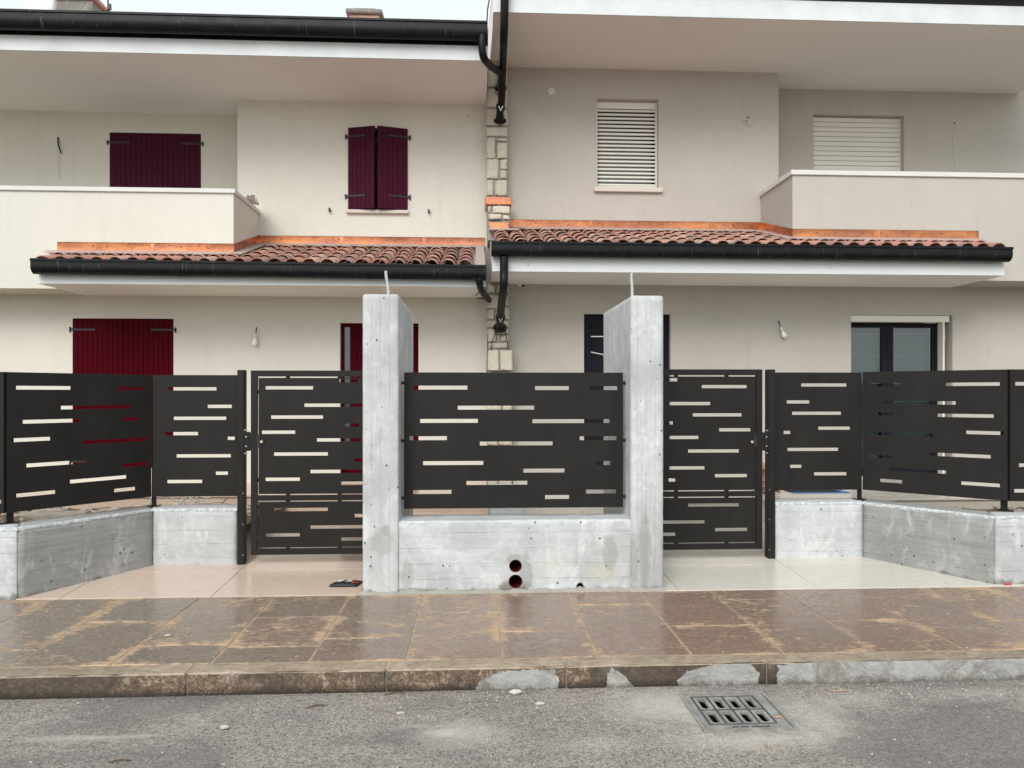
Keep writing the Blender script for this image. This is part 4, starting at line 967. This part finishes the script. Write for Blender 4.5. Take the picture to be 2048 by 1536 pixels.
stones(9.55, [(92,106,832,860),(112,181,830,862),(98,148,866,889),(152,181,868,889),(92,96,866,889)], zbot=Z_(990, 480, 9.55), ztop=Z_(990, 405, 9.55), back=YA + .1, pxa=975, pxb=1020)
Ylo = 9.42
low = [(90,122,1152,1187),(126,176,1150,1185),(90,135,1193,1246),(139,176,1190,1236),(90,118,1250,1291),(122,176,1242,1291),(90,130,1296,1322),(134,176,1296,1322),(90,125,1327,1381),(129,176,1327,1350),(129,142,1354,1381),(145,176,1354,1381),(90,176,1385,1409)]
y = 1500
while y < 1985:
    h = R.choice([38, 50, 62]); s = R.choice([118, 135, 150]); low += [(90, s - 2, y, y + h - 4), (s + 2, 190, y, y + h - 4)]; y += h
stones(Ylo, low, zbot=.3, ztop=zuR - .002, back=YG + .1, pxa=974, pxb=1018)
stones(Ylo - .05, [(92,136,1416,1497),(142,192,1413,1497)], depth=.1, zbot=Z_(990, 742, Ylo), ztop=Z_(990, 703, Ylo), back=Ylo, pxa=976, pxb=1024)
for (p0, p1, t, b, Y, dd) in ((970, 1023, 393, 409, 9.52, .4), (978.5, 1018, 444, 457, 9.50, .4)):
    vf = box(X_(p0, Y), X_(p1, Y), Y, Y + dd, Z_(990, b, Y), Z_(990, t, Y), .004); obj('copper_cap', vf, M['copper'], pier)
p0 = 9.48; obj('pier_apron', box(X_(978.5, p0), X_(1036, p0), p0 - .05, p0 + .3, Z_(1000, 461, p0), Z_(1000, 458, p0)), M['flashing'], pier)

# downpipes
def downpipe(H, pts, r, lab, flange=None, collar=None, ends=True):
    t = thing_part('downpipe', H); obj('pipe', tube(pts, r, 20, sub=7), M['gutter'], t, smooth='all')
    if flange is not None:
        c, ax = flange; obj('flange', lathe(c, [(r * 1.02, -.07), (r * 1.12, -.06), (r * 1.15, -.02), (r * 1.75, -.005), (r * 1.8, .012)], 24, ax), M['gutter'], t, smooth=True)
    if collar is not None:
        c, ax = collar; obj('collar', lathe(c, [(r * 1.0, -.03), (r * 1.22, -.028), (r * 1.22, .02), (r * 1.0, .03)], 24, ax), M['gutter'], t, smooth=True)
        k = c + Vector((0, -r * 1.2, -.05)); obj('clip', ([k + Vector((-.035, .01, .045)), k + Vector((.035, .01, .045)), k + Vector((0, 0, -.03)), k + Vector((-.02, 0, .045)), k + Vector((.02, 0, .045)), k + Vector((0, -.004, -.008))], [(0, 3, 5, 2), (1, 2, 5, 4)]), M['steel'], t)
    return t
r = .048
a = P_(1010, -40, 8.45); b = P_(1008, 60, 8.62); e0 = P_(1003, 200, 9.55); e1 = P_(1000, 232, 9.80)
downpipe(HR, [a, b, a.lerp(b, .5).lerp(e0, .6), e0, P_(1000, 224, 9.72), P_(1000, 236, 9.8)], r, '', (P_(1000, 240, 9.84), Vector((0, .75, -.65))), (P_(1001, 214, 9.62), (e0 - b).normalized() * -1))
a = P_(1008, 514, 8.5)
downpipe(HR, [a, P_(1008, 545, 8.5), P_(1007, 575, 8.53), P_(1002, 618, 8.95), P_(1000, 642, 9.2), P_(999, 652, 9.3)], r, '', (P_(1000, 655, 9.36), Vector((0, .75, -.65))), (P_(1001, 634, 9.12), Vector((0, -.6, .8))))
a = P_(965, 70, 8.55)
downpipe(HL, [a, P_(964, 95, 8.55), P_(969, 118, 8.62), P_(985, 135, 8.95), P_(1003, 148, 9.4), P_(1001, 172, 9.7)], .044, '', (P_(1001, 176, 9.8), Vector((0, .75, -.65))))
a = P_(959, 551, 8.5)
downpipe(HL, [a, P_(959, 566, 8.52), P_(963, 580, 8.75), P_(970, 591, 9.1), P_(978, 600, 9.42), P_(980, 603, 9.6)], .04, '')
# loose black wires near the pipes
wr = thing_part('loose_wire', HR)
obj('wire', tube([P_(994, 655, 9.3), P_(984, 685, 9.36), P_(979, 740, 9.38)], .006, 8), M['black'], wr); obj('wire', tube([P_(1008, 655, 9.3), P_(1015, 685, 9.36), P_(1016, 700, 9.36)], .006, 8), M['black'], wr)
obj('wire', tube([P_(976, 668, 9.4), P_(974, 720, 9.4), P_(973, 800, 9.4)], .004, 8), M['black'], wr)
wl = thing_part('loose_wire', HL)
obj('wire', tube([P_(951, 591, 8.6), P_(962, 580, 8.6), P_(971, 573, 8.6)], .007, 8), M['black'], wl); obj('wire', tube([P_(957, 580, 8.55), P_(966, 592, 8.6), P_(974, 599, 8.7)], .006, 8), M['black'], wl)
obj('wire', tube([P_(954, 597, 9.3), P_(962, 596, 9.3), P_(969, 598, 9.3)], .008, 8), M['black'], wl)
obj('wire', tube([P_(979, -5, 8.7), P_(975, 20, 8.7), P_(974, 42, 8.7)], .008, 8), M['black'], wr)

# shutters of planks with strap hinges
def shutter(H, x0, x1, z0, z1, Y, mat, n, hz, hinge_side, ajar=0.):
    """leaf hinged at x0 (hinge_side -1) or x1 (+1); ajar swings the free edge forward"""
    t = thing_part('shutter', H); w = (x1 - x0) / n
    def tr(vf):
        hx = x0 if hinge_side < 0 else x1; out = []
        for x, y_, z in vf[0]:
            dx, dy = x - hx, y_ - Y; c, s = math.cos(ajar), math.sin(ajar) * (-1 if hinge_side < 0 else 1)
            out.append((hx + dx * c - dy * s, Y + dx * s + dy * c, z))
        return out, vf[1]
    for i in range(n): obj('plank', tr(box(x0 + i * w + .0005, x0 + (i + 1) * w - .0005, Y - .030, Y - .008, z0 + .006, z1 - .006, .0045)), mat, t)
    obj('backing', tr(box(x0 + .002, x1 - .002, Y - .010, Y + .008, z0, z1)), mat, t)
    L = min(.26, (x1 - x0) * .62)
    for z in hz:
        a, b = (x0 - .03, x0 + L) if hinge_side < 0 else (x1 - L, x1 + .03); e = a if hinge_side < 0 else b; tip = b if hinge_side < 0 else a; s = -hinge_side
        o = obj('strap_hinge', tr(join(box(a, b, Y - .036, Y - .0295, z - .013, z + .013, .002), lathe((e, Y - .033, z - .035), [(.011, 0), (.011, .065)], 10), lathe((tip, Y - .033, z), [(.016, -.003), (.016, .003)], 12, Vector((0, 1, 0))))), M['black'], t)
        for k in (.25, .5, .8): obj('bolt_head', tr(lathe((e + s * (.03 + L * k), Y - .036, z), [(.006, 0), (.005, .004)], 8, Vector((0, -1, 0)))), M['black'], o)
    return t
def win_back(H, h, Y):   # frame and pane behind closed shutters
    t = thing_part('window', H); obj('window_frame', perf(h[0], h[1], h[2], h[3], [(h[0] + .06, (h[0] + h[1]) / 2 - .04, h[2] + .07, h[3] - .06), ((h[0] + h[1]) / 2 + .04, h[1] - .06, h[2] + .07, h[3] - .06)], .05, fXZ(Y + .12)), M['doorframe'], t)
    obj('pane', box(h[0] + .05, h[1] - .05, Y + .15, Y + .158, h[2] + .05, h[3] - .05), M['dglass'], t)
for H, h, Y, mat, n, pys, lowz in ((HL, gwL, YG, M['red'], 10, (659,), True),):
    m_ = X_(246, Y); z0, z1 = h[2], h[3]; hz = [Z_(160, 659, Y), Z_(150, 923, Y)]
    shutter(HL, h[0] + .003, m_ - .002, z0, z1 - .004, Y + .03, mat, 10, hz, -1); shutter(HL, m_ + .002, h[1] - .003, z0, z1 - .004, Y + .03, mat, 10, hz, 1); win_back(HL, h, Y + .05)
h = urL; m_ = X_(325, YR); hz = [Z_(300, 286, YR)]
shutter(HL, h[0] + .003, m_ - .002, h[2], h[3] - .004, YR + .03, M['maroon'], 10, hz, -1); shutter(HL, m_ + .002, h[1] - .003, h[2], h[3] - .004, YR + .03, M['maroon'], 7, hz, 1); win_back(HL, h, YR + .05)
h = umL; m_ = X_(754, YA); hz = [Z_(755, 275, YA), Z_(755, 394, YA)]
shutter(HL, h[0] + .003, m_ - .002, h[2], h[3] - .004, YA + .01, M['maroon'], 6, hz, -1, .27); shutter(HL, m_ + .002, h[1] - .003, h[2], h[3] - .004, YA + .01, M['maroon'], 6, hz, 1, .27); win_back(HL, h, YA + .05)
obj('window_sill', box(X_(693, YA), X_(818, YA), YA - .05, YA + .12, h[2] - .045, h[2] - .0, .004), M['sill'], HL)
for px, py in ((660, 421), (858, 424)):
    p = P_(px, py, YA); t = obj('shutter_stop', join(lathe(p, [(.014, 0), (.014, .035)], 10, Vector((0, -1, 0))), box(p.x - .012, p.x + .012, YA - .045, YA - .03, p.z - .028, p.z + .028, .003)), M['black'], HL)
# left entrance door: red shutter leaves folded against a glazed side
t = thing_part('front_door', HL); h = gdL
obj('door_frame', perf(h[0], h[1], h[2], h[3], [(h[0] + .03, h[1] - .03, h[2] + .01, h[3] - .04)], .08, fXZ(YG + .07)), M['red'], t)
x = X_(700, YG + .1)
obj('side_pane', box(h[0] + .03, x, YG + .125, YG + .133, h[2] + .2, h[3] - .04), M['dglass'], t); obj('lower_panel', box(h[0] + .03, x, YG + .12, YG + .14, h[2] + .01, h[2] + .199), M['red'], t)
npl = 9; w = (h[1] - .03 - x) / npl
for i in range(npl): obj('door_plank', box(x + i * w + .001, x + (i + 1) * w - .001, YG + .09, YG + .13, h[2] + .01, h[3] - .04, .004), M['red'], t)
obj('threshold', box(h[0] - .02, h[1] + .02, YG - .03, YG + .2, h[2] - .001, h[2] + .02, .003), M['sill'], t)
# right entrance door: dark leaf with steel inlays and a glazed side light
t = thing_part('front_door', HR); h = gdR; xm = X_(1300, YG + .1); f0 = X_(1182, YG + .1)
obj('door_frame', perf(h[0], h[1], h[2], h[3], [(f0 - .005, xm - .03, h[2] + .005, h[3] - .115), (xm + .03, h[1] - .06, h[2] + .06, h[3] - .06)], .09, fXZ(YG + .07)), M['doorframe'], t)
lf = obj('door_leaf', box(f0, xm - .035, YG + .095, YG + .145, h[2] + .008, h[3] - .12, .003), M['doorframe'], t)
for py0, py1, pe in ((673, 673, 1240), (704, 716, 1240), (760, 764, 1240), (820, 820, 1240)):
    a, b = P_(1181.5, py0, YG + .093), P_(pe, py1, YG + .093); dz = .006
    obj('steel_inlay', ([(a.x, a.y, a.z - dz), (b.x, b.y, b.z - dz), (b.x, b.y, b.z + dz), (a.x, a.y, a.z + dz), (a.x, a.y + .006, a.z - dz), (b.x, b.y + .006, b.z - dz), (b.x, b.y + .006, b.z + dz), (a.x, a.y + .006, a.z + dz)], [(0, 1, 2, 3), (0, 4, 5, 1), (1, 5, 6, 2), (2, 6, 7, 3), (3, 7, 4, 0)]), M['steel'], lf)
obj('side_pane', box(xm + .02, h[1] - .05, YG + .11, YG + .12, h[2] + .05, h[3] - .05), M['dglass'], t)
obj('threshold', box(h[0] - .02, h[1] + .02, YG - .03, YG + .2, h[2] - .001, h[2] + .02, .003), M['sill'], t)
# right ground-floor french window with roller box
t = thing_part('window', HR); h = gwR; xr = X_(1877, YG + .12); zb_ = Z_(1800, 643.5, YG)
obj('roller_box', box(h[0] + .002, h[1] - .025, YG + .02, YG + .14, zb_, h[3] - .003, .006), M['cream'], t)
xm = X_(1775, YG + .14); f = .055; Yw = YG + .14
obj('window_frame', perf(h[0], xr, h[2], zb_ - .001, [(h[0] + .035, xr - .035, h[2] + .03, zb_ - .035)], .07, fXZ(Yw)), M['doorframe'], t)
for a, b, kk in ((h[0] + .04, xm - .002, 0), (xm + .002, xr - .04, 1)):
    s_ = obj('sash', perf(a, b, h[2] + .032, zb_ - .037, [(a + (.01 if kk == 0 else .085), b - (.075 if kk == 0 else .03), h[2] + .12, zb_ - .065)], .05, fXZ(Yw + .012)), M['doorframe'], t)
    obj('pane', box(a + .008, b - .02, Yw + .03, Yw + .036, h[2] + .1, zb_ - .05), M['glass'], s_)
cb_ = obj('blind', box(h[0] + .03, xr - .03, Yw + .13, Yw + .14, h[2], zb_), M['curtain'], t)
z = zb_ - .14
while z > h[2]: obj('blind_rib', box(h[0] + .04, xr - .04, Yw + .122, Yw + .1295, z, z + .008), M['soffit'], cb_); z -= .31
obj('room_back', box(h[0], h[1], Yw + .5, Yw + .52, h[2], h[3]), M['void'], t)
obj('guide_rail', box(xr + .003, xr + .028, YG + .03, YG + .15, h[2], zb_, .002), M['cream'], t)
obj('reveal_lining', box(xr + .0285, h[1], YG + .20, YG + .22, h[2], h[3]), M['stuccoR'], t)
c = P_(1886, 676, YG + .1)
pts = [c + Vector((.032 * math.cos(a), .004 * math.sin(a * 3), .045 * math.sin(a))) for a in [k * .35 for k in range(38)]]
obj('cable_coil', tube(pts + [P_(1889, 640, YG + .1)], .0045, 8), M['cable'], t, smooth='all')
# right upper windows: roller shutters of separate slats
def roller(h, Y, n, pitch, openg, box_h, bottom_rail):
    t = thing_part('window', HR); y = Y + .11
    obj('pane', box(h[0] + .03, h[1] - .03, y + .08, y + .088, h[2], h[3]), M['dglass'], t)
    obj('window_frame', perf(h[0], h[1], h[2], h[3], [(h[0] + .06, h[1] - .06, h[2] + .06, h[3] - .06)], .05, fXZ(y + .06)), M['doorframe'], t)
    for a, b in ((h[0] + .001, h[0] + .022), (h[1] - .022, h[1] - .001)): obj('guide_rail', box(a, b, y - .03, y + .03, h[2], h[3], .002), M['cream'], t)
    z = h[3] - .003
    if box_h: obj('head_rail', box(h[0] + .023, h[1] - .023, y - .015, y + .03, z - box_h, z, .004), M['cream'], t); z -= box_h
    sh = pitch * (.60 if openg else .955)
    a, b = h[0] + .006, h[1] - .006
    prof = [(0, -sh / 2), (-.010, -sh / 2 + .003), (-.014, 0), (-.010, sh / 2 - .003), (0, sh / 2), (.004, sh / 2 - .003), (.006, 0), (.004, -sh / 2 + .003)]
    if openg: ca, sa = math.cos(.5), math.sin(.5); prof = [(p * ca + q * sa * .7, -p * sa + q * ca) for p, q in prof]
    me = meshof('slat', prism(prof, -(b - a) / 2, (b - a) / 2), M['cream'])
    for i in range(n):
        zz = z - pitch * (i + .55)
        if zz < h[2] + .02: break
        inst(me, t, ((a + b) / 2, y - .012, zz), name='slat')
    if bottom_rail: obj('bottom_rail', box(h[0] + .007, h[1] - .007, y - .022, y + .008, h[2] + .004, h[2] + .05, .004), M['cream'], t)
    return t
h = umR; pt = (370 - 214) / 20 * ZC(1255, YA + .1) / F
roller(h, YA, 20, pt, True, (214 - 200) * ZC(1255, YA + .1) / F, True)
obj('window_sill', box(X_(1188, YA), X_(1324, YA), YA - .05, YA + .12, h[2] - .062, h[2] - .0, .004), M['sill'], HR)
roller(urR, YR, 26, 9.7 * ZC(1700, YR) / F, False, 0, True)
# small fittings on the walls
def disc(H, px, py, Y, r, mat, nm='wall_cap'): obj(nm, lathe(P_(px, py, Y), [(r, 0), (r, .008), (r * .6, .012)], 20, Vector((0, -1, 0))), mat, H, smooth=True)
disc(HL, 896, 245, YA, .038, M['stuccoL']); disc(HL, 937, 232, YA, .022, M['sill']); disc(HR, 1103, 183, YA, .045, M['cream'])
p = P_(1103, 183, YA - .012); obj('wall_cap_screw', box(p.x - .025, p.x + .025, p.y - .004, p.y + .001, p.z - .004, p.z + .004), M['brass'], HR)
def wire(H, pts, r, mat, nm='wall_cable', hole_at=None):
    o = obj(nm, tube(pts, r, 8, sub=5), mat, H, smooth='all')
    if hole_at is not None: obj('cable_hole', lathe(hole_at, [(.013, 0), (.013, .003)], 12, Vector((0, -1, 0))), M['void'], o)
wire(HL, [P_(116, 275, YR), P_(117, 290, YR - .04), P_(122, 306, YR - .05)], .010, M['black'], hole_at=P_(116, 276, YR))
wire(HL, [P_(121, 304, YR - .04), P_(119, 318, YR - .03), P_(116, 328, YR - .03), P_(118, 340, YR - .03), P_(117, 357, YR - .02)], .003, M['stuccoR'])
wire(HR, [P_(1498, 236, YA), P_(1496, 240, YA - .05), P_(1499, 248, YA - .05)], .007, M['cable'], hole_at=P_(1497, 235, YA))
wire(HR, [P_(1497, 238, YA - .02), P_(1491, 240, YA - .05), P_(1485, 236, YA - .05)], .006, M['cable'])
wire(HR, [P_(1909, 246, YR), P_(1911, 262, YR - .03), P_(1907, 285, YR - .03), P_(1909, 310, YR - .03), P_(1912, 325, YR - .03), P_(1913, 350, YR - .03)], .004, M['cable'], hole_at=P_(1909, 246, YR))
def lamp(H, px, py, dx, nm):
    t = thing_part('wall_lamp', H); Y = YG
    wire_o = obj('flex', tube([P_(px, py, Y), P_(px + dx * .2, py + 8, Y - .05), P_(px + dx * .4, py + 16, Y - .06)], .006, 8, sub=4), M['black'], t)
    a, b = P_(px + dx * .3, py + 12, Y - .06), P_(px + dx * .75, py + 26, Y - .06); ax = (b - a).normalized()
    obj('socket', lathe(a, [(.013, 0), (.019, .01), (.019, .05), (.015, .06)], 16, ax), M['cable'], t, smooth=True)
    obj('bulb', lathe(a + ax * .055, [(.013, 0), (.014, .015), (.024, .035), (.032, .055), (.032, .07), (.024, .09), (.008, .10)], 18, ax), M['bulb'], t, smooth='all')
lamp(HL, 513, 655, -4, ''); lamp(HR, 1557, 642, 14, '')
cm = thing_part('security_camera', HR); p = P_(1041, 569, 9.3); obj('mount', lathe(p, [(.03, -.02), (.03, 0)], 14), M['white'], cm); obj('plug', box(p.x + .01, p.x + .05, p.y - .03, p.y, p.z - .03, p.z - .005, .003), M['black'], cm)  # small security camera fixed under the right canopy

# ================================================================== LOOSE THINGS
gr = thing('drain_grate', ((DX0 + DX1) / 2, (DY0 + DY1) / 2, 0), 'square cast iron drain cover with eight slots set in the road by the kerb', 'drain cover')
zt = .006
obj('frame', perf(DX0, DX1, DY0, DY1, [(DX0 + .016, DX1 - .016, DY0 + .016, DY1 - .016)], -.05, lambda s, t_, d: (s, t_, zt + .002 + d)), M['castiron'], gr)
gx0, gx1, gy0, gy1 = DX0 + .020, DX1 - .020, DY0 + .020, DY1 - .020
cov = obj('cover', box(gx0, gx1, gy0, gy1, -.008, zt, .002), M['castiron'], gr)
ix0, ix1, iy0, iy1 = gx0 + .03, gx1 - .06, gy0 + .05, gy1 - .035; cw, ch_ = (ix1 - ix0) / 4, (iy1 - iy0) / 2; ct = []
for i in range(4):
    for j in range(2):
        cx, cy, hw, hl = ix0 + (i + .5) * cw, iy0 + (j + .5) * ch_, .0185, .060
        pl = [(cx + hw * math.cos(a), cy + (hl - hw) + hw * math.sin(a)) for a in [math.pi * k / 8 for k in range(9)]] + [(cx + hw * math.cos(a), cy - (hl - hw) + hw * math.sin(a)) for a in [math.pi + math.pi * k / 8 for k in range(9)]]
        ct.append(prism(pl, -.05, .03, 'z'))
cut(cov, ct)
rb = []
for i in range(5): x = ix0 + i * cw; rb.append((x - .0035, x + .0035, iy0, iy1))
for j in range(3): y = iy0 + j * ch_; rb.append((ix0, ix1, y - .003, y + .003))
for a, b, c_, d_ in rb: obj('rib', bev_vf(box(a, b, c_, d_, zt - .002, zt + (.004 if a == ix0 and b == ix1 else .0055)), .0015), M['ironedge'], gr)
x = ix0 + .1
for i in range(16):   # worn raised lettering, no longer legible
    hgt = R.uniform(.010, .016); wd = R.uniform(.004, .009)
    if i not in (3, 7): obj('raised_mark', box(x, x + wd, gy0 + .014, gy0 + .014 + hgt, zt - .001, zt + .0025), M['ironedge'], gr)
    x += wd + .005
# gravel and grit on the road
def scatter(n, xr_, yr_, zf, smin, smax, seed, clus=None):
    r_ = random.Random(seed); out = []
    for i in range(n):
        if clus and r_.random() < .6: c = r_.choice(clus); x, y = r_.gauss(c[0], .22), r_.gauss(c[1], .10)
        else: x, y = r_.uniform(*xr_), r_.uniform(*yr_)
        if not (xr_[0] < x < xr_[1] and yr_[0] < y < yr_[1]): continue
        if DX0 - .02 < x < DX1 + .02 and DY0 - .02 < y < DY1 + .02: continue
        s = smin + (smax - smin) * r_.random() ** 3; out.append(move(blob(s * r_.uniform(.8, 1.6), s, s * .6, i + seed, 1), (x, y, zf(x, y) + s * .25), r_.uniform(0, 3)))
    return join(*out)
cl = [tuple(G_(*q)[:2]) for q in ((1330, 1450), (1640, 1450), (1950, 1385), (1690, 1385), (1450, 1480), (900, 1450), (200, 1400), (1000, 1400), (1850, 1380))]
obj('road_gravel', scatter(1500, (-3.6, 4.2), (2.75, YK - .01), lambda x, y: 0, .0012, .0065, 3, cl), M['gravel'], kind='stuff', label='loose pale grit and small stones scattered over the road', cat='gravel')
obj('sidewalk_grit', scatter(170, (-5, 5.5), (YK + .1, YS - .05), lambda x, y: .121, .0012, .006, 11), M['gravel'], kind='stuff', label='fine plaster crumbs scattered on the wet sidewalk', cat='grit')
def stone_at(px, py, s, label, z=0., rx=1.6):
    p = G_(px, py, z); obj('pebble', move(blob(s * rx, s, s * .6, px, 2), (0, 0, s * .4)) if False else ([(p.x + v[0], p.y + v[1], z + s * .45 + v[2]) for v in blob(s * rx, s, s * .6, px, 2)[0]], blob(s * rx, s, s * .6, px, 2)[1]), M['gravel'], loc=(p.x, p.y, z), smooth='all', label=label, cat='stone')
stone_at(1031, 1387, .022, 'largest white plaster lump on the road against the kerb below the twin pipe holes')
stone_at(450, 1457, .016, 'small pale pebble alone on the road near the round grey splash on the left')
stone_at(1080, 1409, .013, 'flat pale stone chip on the road a little right of the white plaster lump', rx=2.2)
stone_at(801, 1428, .012, 'flat pale stone chip on the road left of the white plaster lump', rx=2)
stone_at(336, 1272, .012, 'pale crumb on the brown sidewalk slabs below the pink entrance paving', .121, rx=2)
for px, py, L, a, lab in ((790, 1389, .10, .2, 'thin brown twig on the road at the foot of the kerb'), (632, 1415, .09, .35, 'dark twig scrap on the road further out from the kerb, left of centre'), (240, 1525, .09, .1, 'brown twig at the very bottom of the road on the left')):
    p = G_(px, py); dx, dy = math.cos(a) * L / 2, math.sin(a) * L / 2
    obj('twig', tube([(p.x - dx, p.y - dy, .005), (p.x, p.y + .008, .009), (p.x + dx, p.y + dy, .005)], [.002] * 9 if False else .003, 6, sub=3), M['wood'], loc=(p.x, p.y, 0), label=lab, cat='twig')
p = G_(1674, 1377); pts = [(p.x + .062 * math.cos(a), p.y + .05 * math.sin(a), .006 + .002 * math.sin(3 * a)) for a in [math.pi * (1.0 + k / 12 * 1.05) for k in range(13)]]
obj('wire_hoop', tube(pts, .0028, 8), M['ochre'], loc=(p.x, p.y, 0), smooth='all', label='thin curved piece of orange wire on the road near the right kerb', cat='wire')
p = G_(1535, 1494); obj('cigarette_butt', tube([(p.x - .002, p.y - .018, .006), (p.x + .002, p.y + .018, .006)], .004, 10), M['ochre'], loc=(p.x, p.y, 0), label='cigarette butt on the road below the drain cover', cat='cigarette butt')
p = G_(1556, 1434, .014); obj('cigarette_butt', tube([(p.x - .02, p.y, .014), (p.x + .02, p.y + .003, .014)], .004, 10), M['ochre'], loc=(p.x, p.y, .01), label='cigarette butt lying on the drain cover', cat='cigarette butt')
p = G_(2015, 1170, .12); v, f = box(-.03, .03, -.02, .02, 0, .006, .002); obj('plastic_scrap', ([(p.x + a, p.y + b + a * .3, .121 + c + .2 * abs(a)) for a, b, c in v], f), M['redplastic'], loc=(p.x, p.y, .12), label='small red plastic scrap at the foot of the right low wall', cat='scrap')
# black packet by the left pillar
pk = thing('glove_packet', tuple(G_(693, 1168, .14)), 'flat black packet with white and red print lying on pink paving beside the left pillar', 'packet')
b0 = off(pk)
def soft(w, d, h, seed, nx=10, ny=6, ox=0, oy=0, oz=0):
    vs, fs = [], []
    for k in (0, 1):
        for j in range(ny + 1):
            for i in range(nx + 1):
                x, y = (i / nx - .5) * w, (j / ny - .5) * d; e = min(1, 4 * min(i / nx, 1 - i / nx)) * min(1, 4 * min(j / ny, 1 - j / ny))
                z = (k * h * (.35 + .65 * e) + .006 * mn.noise(Vector((x * 25 + seed, y * 25, 0)))) if k else 0
                vs.append((b0.x + ox + x + .25 * y, b0.y + oy + y, b0.z + oz + z))
    m = (nx + 1) * (ny + 1)
    for j in range(ny):
        for i in range(nx):
            a = j * (nx + 1) + i; fs += [(a, a + nx + 1, a + nx + 2, a + 1), (m + a, m + a + 1, m + a + nx + 2, m + a + nx + 1)]
    for i in range(nx): fs += [(i, i + 1, m + i + 1, m + i), (m - 1 - i, m - 2 - i, 2 * m - 2 - i, 2 * m - 1 - i)]
    for j in range(ny): a = j * (nx + 1); fs += [(a, m + a, m + a + nx + 1, a + nx + 1), (a + nx, a + 2 * nx + 1, m + a + 2 * nx + 1, m + a + nx)]
    return vs, fs
obj('packet_body', soft(.21, .13, .022, 1), M['black'], pk, smooth='all')
obj('printed_band', soft(.13, .018, .004, 1, 8, 2, -.02, .015, .0205), M['bag'], pk); obj('printed_band', soft(.05, .02, .004, 1, 4, 2, .07, -.03, .019), M['redplastic'], pk); obj('printed_band', soft(.10, .006, .003, 2, 6, 1, -.01, -.012, .0212), M['cable'], pk)
# crumpled film on the left balcony coping
q = P_(503, 398, YP + .62); fm = blob(.06, .22, .035, 3, 3)
fm = ([(q.x + v[0] * (1 + .5 * mn.noise(Vector(v) * 22)), q.y + v[1], ztL_ + .052 + max(0, (v[2] + .04) * (1 + .7 * mn.noise(Vector(v) * 30)))) for v in fm[0]], fm[1])
obj('plastic_film', fm, M['bag'], loc=(q.x, q.y, ztL_ + .052), smooth=True, label='crumpled clear plastic film lying on the left balcony coping', cat='plastic film')
# roof tiles stacked behind the right gate
st = thing('tile_stack', (X_(1530, 8.2), 8.2, .48), 'stack of reddish roof tiles standing on the porch behind the right gate post', 'tile stack')
for i in range(9):
    inst(TCOV, st, (X_(1529, 8.2) + R.uniform(-.01, .01) + .03, 8.05 + R.uniform(-.02, .02), .49 + i * .032), (0, R.uniform(-.05, .05), R.uniform(-.05, .05)), (1, 1, 1), 'roof_tile')
mt = thing('floor_mat', (X_(1590, 8.6), 8.6, .481), 'dark mat with blue taped edge lying on the pale porch tiles', 'mat')
xa, xb = X_(1555, 8.6), X_(1660, 8.6); obj('mat_sheet', box(xa, xb - .05, 8.25, 8.9, .481, .49), M['doorframe'], mt); obj('tape_edge', box(xb - .049, xb + .02, 8.2, 8.9, .481, .489), M['blue'], mt); obj('tape_edge', box(xa, xb + .02, 8.16, 8.199, .481, .489), M['blue'], mt)
# loose cables behind the left fence
cbx = thing('loose_cables', (X_(390, 7.6), 7.6, .4), 'tangled pale installation cables on the garden soil behind the left low wall', 'cable')
for k, pts in enumerate(([(300,1010),(306,992),(330,986),(350,1000),(372,1012),(360,990)],[(360,1008),(380,990),(395,998),(404,1015)],[(372,990),(400,1006),(440,1004),(470,1010)],[(395,992),(388,1012),(376,1016)],[(318,994),(340,992),(372,990),(420,996)])):
    obj('cable', tube([P_(a, b, 7.3 + .1 * k) for a, b in pts], .007, 8, sub=6), M['cable'], cbx, smooth='all')
obj('cable', tube([P_(438, 1012, 7.2), P_(455, 996, 7.3)], .006, 8), M['ochre'], cbx)
# sheets of board leaning in the left garden
for k, (a, b, py, lab) in enumerate(((60, 178, 1012, 'broken pale slab lying on soil behind the slanted left low wall'), (110, 180, 1020, 'long pale stone fragment behind the slanted left low wall near its middle'))):
    p = P_((a + b) / 2, py, 7.1 - .45 * k); s = (X_(b, 7) - X_(a, 7)) / 2
    obj('stone_slab', move(rough([(-s, -.12), (s, -.09), (s * .9, .12), (-s * .8, .1)], -.04, .035, .05, .01, .006, .02, k + 60), (p.x, p.y, .46), .1 - k * .2), M['rubble'], loc=(p.x, p.y, .42), smooth='all', label=lab, cat='stone slab')
